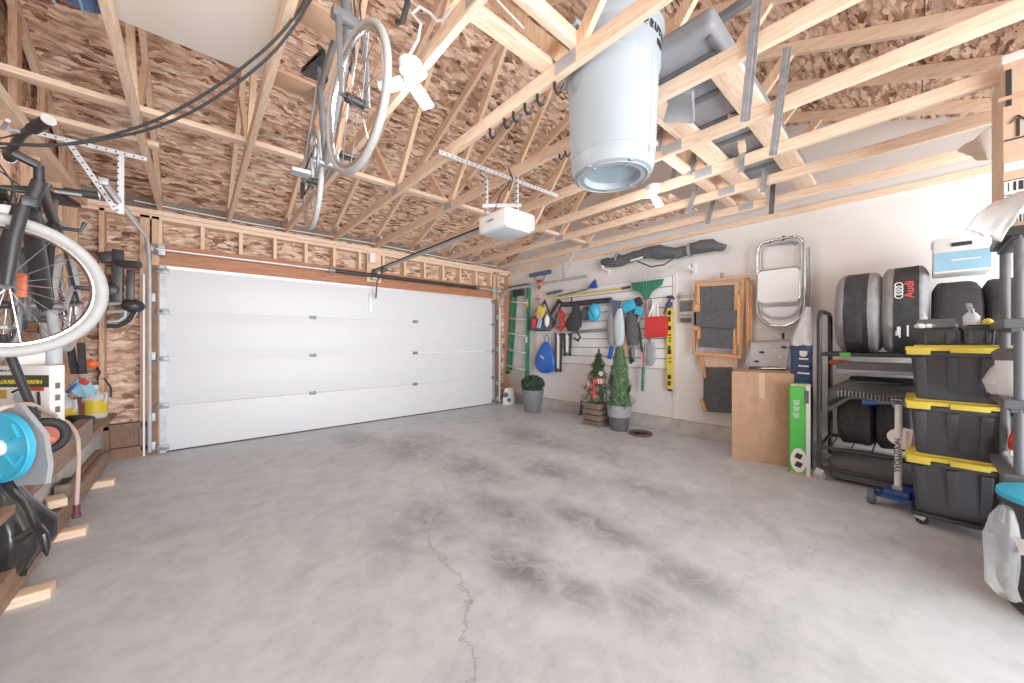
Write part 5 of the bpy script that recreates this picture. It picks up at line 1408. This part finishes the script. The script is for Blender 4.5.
for k, (y, l) in enumerate(((2.95, 'steel hook on the left studs holding the front of the mountain bike'), (3.75, 'steel hook on the left studs holding the rear of the mountain bike'))):
    o = MB().tube([(-.14, 0, .03), (.0, 0, .0), (.20, 0, .0), (.22, 0, .06)], .012, 8).build('bike_hook', 'steel_dark', None, (-.84 + .06, y, 2.01)); tag(o, l, 'hook')
# hitch bike carrier in the corner
c = on_y(119, 290, 5.55)
t = base('bike_carrier', 'black folded car bike carrier hung on the studs left of the door', 'bike carrier', c)
def Q(px, py, y=5.55): return on_y(px, py, y) - c
MB().bar(Q(118, 250), Q(117, 302), .085, .085, (0, 1, 0), bev=.012).build('mast', 'black_plastic', t)
MB().bar(Q(99, 258), Q(119, 256), .07, .11, bev=.02).bar(Q(117, 263, 5.5), Q(141, 265, 5.45), .08, .07, bev=.02).build('cradle_arm', 'black_plastic', t)
MB().bar(Q(131, 270), Q(130, 300), .06, .06, (0, 1, 0), bev=.01).build('second_mast', 'steel_dark', t)
MB().tube([Q(109, 304), Q(122, 303), Q(126, 309), Q(125, 317), Q(119, 321), Q(108, 322)], .02, 10).tube([Q(107, 312), Q(126, 311)], .018, 8).build('tube_guard', 'galv', t)
MB().tube([Q(107, 326), Q(118, 326), Q(128, 321), Q(134, 312), Q(137, 304)], .022, 10).build('lower_arm', 'black_rubber', t)
MB().sph(Q(112, 290), .085, (1, .7, 1.1), 3, .1).sph(Q(133, 306), .09, (1, .7, .8), 3, .1).build('knob', 'black_plastic', t)
MB().tube([Q(135, 300), Q(140, 307), Q(134, 318)], .006, 6).build('lock_wire', 'galv_light', t)

# bicycle under the roof
b2 = thing('road_bike', 'silver road bike with pale tyres hung upright under the trusses', 'bicycle', (.60, 2.74, 2.36), -PI / 2 - .05)
bike(b2, 'bike_grey', 'tyre_grey', .325, math.radians(8), .8, False, True, None, 'black_plastic', 1.04)
MB().box((.70, 0, .2), (.4, .05, .05), (0, -.62, 0), bev=.02).build('frame_bag', 'charcoal_cloth', b2)
MB().box((.98, 0, .56), (.05, .05, .04), bev=.012).build('yellow_lock', 'yellow', b2)
for k, y in enumerate((1.95, 2.55)):
    o = MB().box((0, 0, .0), (.26, .16, .02), bev=.003).build('scrap_board', 'brown_paper', None, (.47, y, 2.852)); tag(o, ('small brown scrap board on the truss above the front of the hung road bike', 'small brown scrap board on the truss above the rear of the hung road bike')[k], 'board')
    o = MB().tube([(0, 0, 0), (0, 0, -.12 + .0), (0, .03, -.16), (0, .05, -.12)], .010, 8).build('bike_hook', 'steel_dark', None, (.62, y, 2.842)); tag(o, ('dark hook holding the front of the hung road bike', 'dark hook holding the rear of the hung road bike')[k], 'hook')
# extension cord swooping
for dx, l in ((-2, 'upper black cord of the pair swooping from the left bike to the trusses'), (7, 'lower black cord of the pair swooping from the left bike to the trusses')):
    pp = [(-15, 143, 1.5), (10, 144, 1.52), (45, 145.5 - dx * .1, 1.56), (75, 143 + dx * .1, 1.6), (110, 136 + dx * .3, 1.64), (150, 124 + dx * .7, 1.67), (190, 105 + dx * 1.1, 1.68), (225, 83 + dx * 1.2, 1.68), (250, 64 + dx * 1.3, 1.67), (275, 42 + dx * 1.2, 1.66), (298, 14 + dx, 1.65), (306, 0 + dx, 1.65), (320, -22 + dx, 1.66)]
    pts = [dep(*p) for p in pp]
    # smooth it
    q = []
    for i in range(len(pts) - 1):
        a, b, c, d = pts[max(i - 1, 0)], pts[i], pts[i + 1], pts[min(i + 2, len(pts) - 1)]
        for k in range(5):
            s = k / 5; q.append(.5 * ((2 * b) + (c - a) * s + (2 * a - 5 * b + 4 * c - d) * s * s + (3 * b - a - 3 * c + d) * s ** 3))
    o = MB().tube([x - q[0] for x in q], .0062, 8).build('power_cord', 'black_rubber', None, q[0]); tag(o, l, 'cord')
# white board and tarp on the trusses
o = MB().box((0, 0, 0), (.66, 1.5, .018), bev=.003).build('white_board', 'white_board', None, (.0, 1.85, 2.852)); tag(o, 'large off-white board lying across the first two trusses', 'board')
t = base('folded_tarp', 'shiny blue folded tarp lying on the trusses left of the white board', 'tarp', (-.50, 2.35, 2.84))
mb = MB().box((-.02, 0, .05), (.36, .6, .10), bev=.04, seg=3)
bmesh.ops.subdivide_edges(mb.bm, edges=mb.bm.edges[:], cuts=5, use_grid_fill=True)
for v in mb.bm.verts: v.co += V((1, 1, 1)) * .02 * noise.noise(V((v.co.x * 14, v.co.y * 4, v.co.z * 14)))
mb.build('folds', 'tarp_blue', t)
m = MB()
for k in range(4): m.tube([(-.18 + .09 * k, -.3, -.004), (-.16 + .09 * k, 0, -.008), (-.17 + .09 * k, .3, -.004)], .006, 6)
m.build('crease_edge', 'pale_blue', t)

# ================================================================== THINGS UNDER THE ROOF, RIGHT OF CENTRE
t = thing('trash_can', 'large pale grey round bin wedged upright between two trusses', 'bin', (1.862, 1.20, 2.235), .6)
prof = [(0, .05), (.15, .05), (.165, .03), (.17, .0), (.20, -.0), (.235, .01), (.245, .04), (.25, .06), (.262, .35), (.270, .62), (.285, .63), (.285, .66), (.290, .80), (.305, .81), (.308, .84), (.295, .845), (.28, .80), (.255, .1), (0, .09)]
prof = [(r * .95, z * .95) for r, z in prof]
MB().lathe(prof, 56).build('body', 'bin_grey', t)
MB().lathe([(.0, .044), (.14, .044), (.146, .034), (.0, .032)], 40).build('base_recess', 'recess_blue', t)
m = MB()
for a in (.2, 1.3, 2.5, 3.6, 4.7, 5.6): m.bar((.16 * math.cos(a), .16 * math.sin(a), .002), (.22 * math.cos(a), .22 * math.sin(a), .006), .02, .012)
m.ring((0, 0, .0), .20, .005, (0, 0, 1), 48, 6)
m.build('base_rib', 'grey_plastic', t)
m = MB()
for a in (-2.2, -2.25): m.bar((.239 * math.cos(a), .239 * math.sin(a), .06), (.257 * math.cos(a), .257 * math.sin(a), .59), .006, .006)
m.build('mould_line', 'grey_plastic', t)
for a in (2.35, 2.35 + PI):
    m = MB(); ca = V((math.cos(a), math.sin(a), 0)); sa = V((-math.sin(a), math.cos(a), 0))
    m.tube([ca * .285 + sa * .09 + V((0, 0, .70)), ca * .34 + sa * .08 + V((0, 0, .72)), ca * .34 - sa * .08 + V((0, 0, .72)), ca * .285 - sa * .09 + V((0, 0, .70))], .014, 8)
    m.build('handle', 'bin_grey', t)
def curved_words(body, size, a0, r, z, parent, m):
    for i, ch in enumerate(body):
        a = a0 + i * size * .82 / r
        words('lettering', ch, size, m, parent, (r * math.cos(a), r * math.sin(a), z), (PI / 2, 0, a + PI / 2), 'CENTER', .001, .003)
curved_words('BRUTE', .052, -2.48, .278, .715, t, 'ink')
m = MB()
for k in range(4):
    a = -2.1 + k * .06; m.box((.276 * math.cos(a), .276 * math.sin(a), .655), (.004, .014, .03), (0, 0, a))
m.build('badge', 'ink', t)
# hooks under the truss
for k, (px, py) in enumerate(((487, 133), (500, 122), (508, 115), (520, 107), (534, 99), (553, 88))):
    p = on_z(px, py, 2.71); p.x = 1.545
    o = MB().tube([(0, .0, .05), (0, .0, .0), (-.0, -.02, -.035), (0, -.055, -.04), (0, -.075, -.01)], .010, 8).build('bike_hook', 'steel_dark', None, p)
    tag(o, 'dark screw-in hook in the row under the truss left of the grey bin', 'hook', 'row of hooks under the truss')
for k, (px, py) in enumerate(((556, 156), (562, 153), (570, 150))):
    p = on_z(px, py, 2.72); p.x = 2.165
    o = MB().tube([(0, 0, .04), (0, 0, 0), (0, -.03, -.03), (0, -.055, .0)], .008, 8).build('bike_hook', 'steel_dark', None, p)
    tag(o, 'small dark hook under the truss behind the grey bin', 'hook', 'hooks under the second truss')
# planks lying over the trusses
def plank(label, y, x0, x1, z=2.862, w=.14, rz=0.0, m='pine_x', th=.04):
    o = MB().box((0, 0, 0), (x1 - x0, w, th), bev=.004).build('storage_plank', m, None, ((x0 + x1) / 2, y, z), rz); return tag(o, label, 'plank')
plank('pine storage plank laid over the trusses, left of the grey roof carrier', 1.16, 2.25, 4.95)
plank('pine storage plank laid over the trusses, right of the grey roof carrier', .74, 2.25, 4.95, w=.15)
t = thing('roof_carrier', 'long grey plastic sled shell lying over the storage planks', 'carrier', (3.25, .95, 2.885), .0)
MB().box((0, 0, .07), (2.5, .52, .12), bev=.04, seg=3).build('shell', 'shell_grey', t)
m = MB()
for k in range(7): m.box((-1.05 + k * .35, 0, .008), (.06, .44, .02), bev=.008)
m.box((0, .22, .01), (2.4, .03, .03), bev=.01).box((0, -.22, .01), (2.4, .03, .03), bev=.01)
m.build('rib', 'dark_grey', t)
t = thing('plastic_tray', 'grey plastic tray leaning over the trusses right behind the grey bin', 'panel', (2.35, 1.30, 2.88), .35)
MB().box((0, 0, .05), (.30, .75, .04), (.35, .1, 0), bev=.015).build('tray_panel', 'shell_grey', t)
for k, (px0, py0, px1, py1, x, l) in enumerate((
    (761, -20, 747, 121, 2.135, 'long steel strap hanging nearest the camera, beside the right plank'),
    (789, 47, 774.5, 155, 2.82, 'long steel strap hanging right of the grey roof carrier'),
    (673, 46, 659, 151, 2.82, 'steel strap hanging close to the right side of the grey bin'),
    (704, 121, 690, 175, 3.45, 'slanted steel strap hanging below the left storage plank'),
    (744, 121, 742, 172, 3.45, 'steel strap hanging in the middle bay below the roof carrier'),
    (770.5, 121, 764, 192, 4.05, 'steel strap hanging right of the middle bay'),
    (678, 153, 672, 189, 4.05, 'short steel strap hanging above the second light'),
    (705, 163, 688, 214, 4.05, 'slanted steel strap hanging right of the second light'),
    (718, 185, 708, 224, 4.69, 'slanted steel strap nearest the drywall trim'),
    (752.7, 165, 752, 199, 4.69, 'short steel strap hanging between the two rightmost long ones'),
    (775.6, 158, 772, 214, 4.69, 'dark steel strap hanging closest to the white drywall'),
)):
    a, b = on_x(px0, py0, x - .005), on_x(px1, py1, x - .005)
    m = MB(); m.bar(V((0, 0, 0)), b - a, .030, .005, (1, 0, 0)); d = (b - a)
    m.bar(V((-.012, .013, 0)), d + V((-.012, .013, 0)), .005, .03, (0, 1, 0))
    o = m.build('steel_strap', 'strap_steel' if k != 10 else 'dark_grey', None, a); tag(o, l, 'steel strap', 'steel straps hanging from the trusses')
a, b = dep(672, 52, 2.4), dep(760, -8, 2.2)
o = MB().bar(V((0, 0, 0)), b - a, .05, .05, bev=.008).build('steel_bar', 'dark_grey', None, a); tag(o, 'thick dark grey bar slanting up over the trusses right of the grey bin', 'bar')
for k, (px, py, tt, sz, l) in enumerate(((678, 72, 2.5, (.12, .04, .07), 'small pine block on top of the truss right of the grey bin'), (733, 117, 2.62, (.16, .05, .15), 'pine block standing on the truss between the two storage planks'), (742, 141, 2.95, (.12, .05, .15), 'pine block standing on the second truss between the storage planks'))):
    o = MB().box((0, 0, 0), sz, (0, 0, .2), bev=.004).build('wood_block', 'pine_x', None, dep(px, py, tt)); tag(o, l, 'wood block')
c = on_z(668, 203, 2.86)
o = MB().box((0, 0, 0), (.7, 1.2, .012)).build('osb_offcut', 'osb_roof', None, (4.2, 2.35, 2.852)); tag(o, 'offcut of strand board lying over the trusses beyond the second light', 'board')

# ================================================================== LIGHT AND CAMERA
def area(name, loc, rot, sx, sy, e, col=(1, 1, 1)):
    l = bpy.data.lights.new(name, 'AREA'); l.shape = 'RECTANGLE'; l.size = sx; l.size_y = sy; l.energy = e; l.color = col
    o = bpy.data.objects.new(name, l); COL.objects.link(o); o.location = loc; o.rotation_euler = rot; return o
def point(name, loc, e, r=.06, col=(1, .97, .93)):
    l = bpy.data.lights.new(name, 'POINT'); l.energy = e; l.shadow_soft_size = r; l.color = col
    o = bpy.data.objects.new(name, l); COL.objects.link(o); o.location = loc; return o
point('bulb_light', (.86, 1.79, 2.50), 16, .15, (1, .98, .96))
point('bulb_light', (3.28, 1.66, 2.50), 16, .15, (1, .98, .96))
area('back_fill_light', (1.3, -4.4, 1.0), (PI / 2 + .12, 0, 0), 7.0, 3.2, 880, (.97, .985, 1))  # added fill light behind the camera, tilted up to brighten room and ceiling
w = bpy.data.worlds.new('world'); SC.world = w; w.use_nodes = True
bg = w.node_tree.nodes['Background']; bg.inputs[0].default_value = (1, .985, .97, 1); bg.inputs[1].default_value = 1.2
cam = bpy.data.cameras.new('camera'); co = bpy.data.objects.new('camera', cam); COL.objects.link(co)
cam.sensor_width = 36; cam.lens = F_PX / 1024 * 36; cam.clip_start = .05; cam.clip_end = 60
co.location = (0, 0, CAM_H); co.rotation_euler = (PI / 2, 0, -YAW)
SC.camera = co
SC.view_settings.view_transform = 'Standard'; SC.view_settings.look = 'None'; SC.view_settings.exposure = 0.10; SC.view_settings.gamma = 1.22
SC.cycles.use_denoising = True; SC.cycles.max_bounces = 8; SC.cycles.diffuse_bounces = 5; SC.cycles.transparent_max_bounces = 6
SC.cycles.sample_clamp_indirect = 5
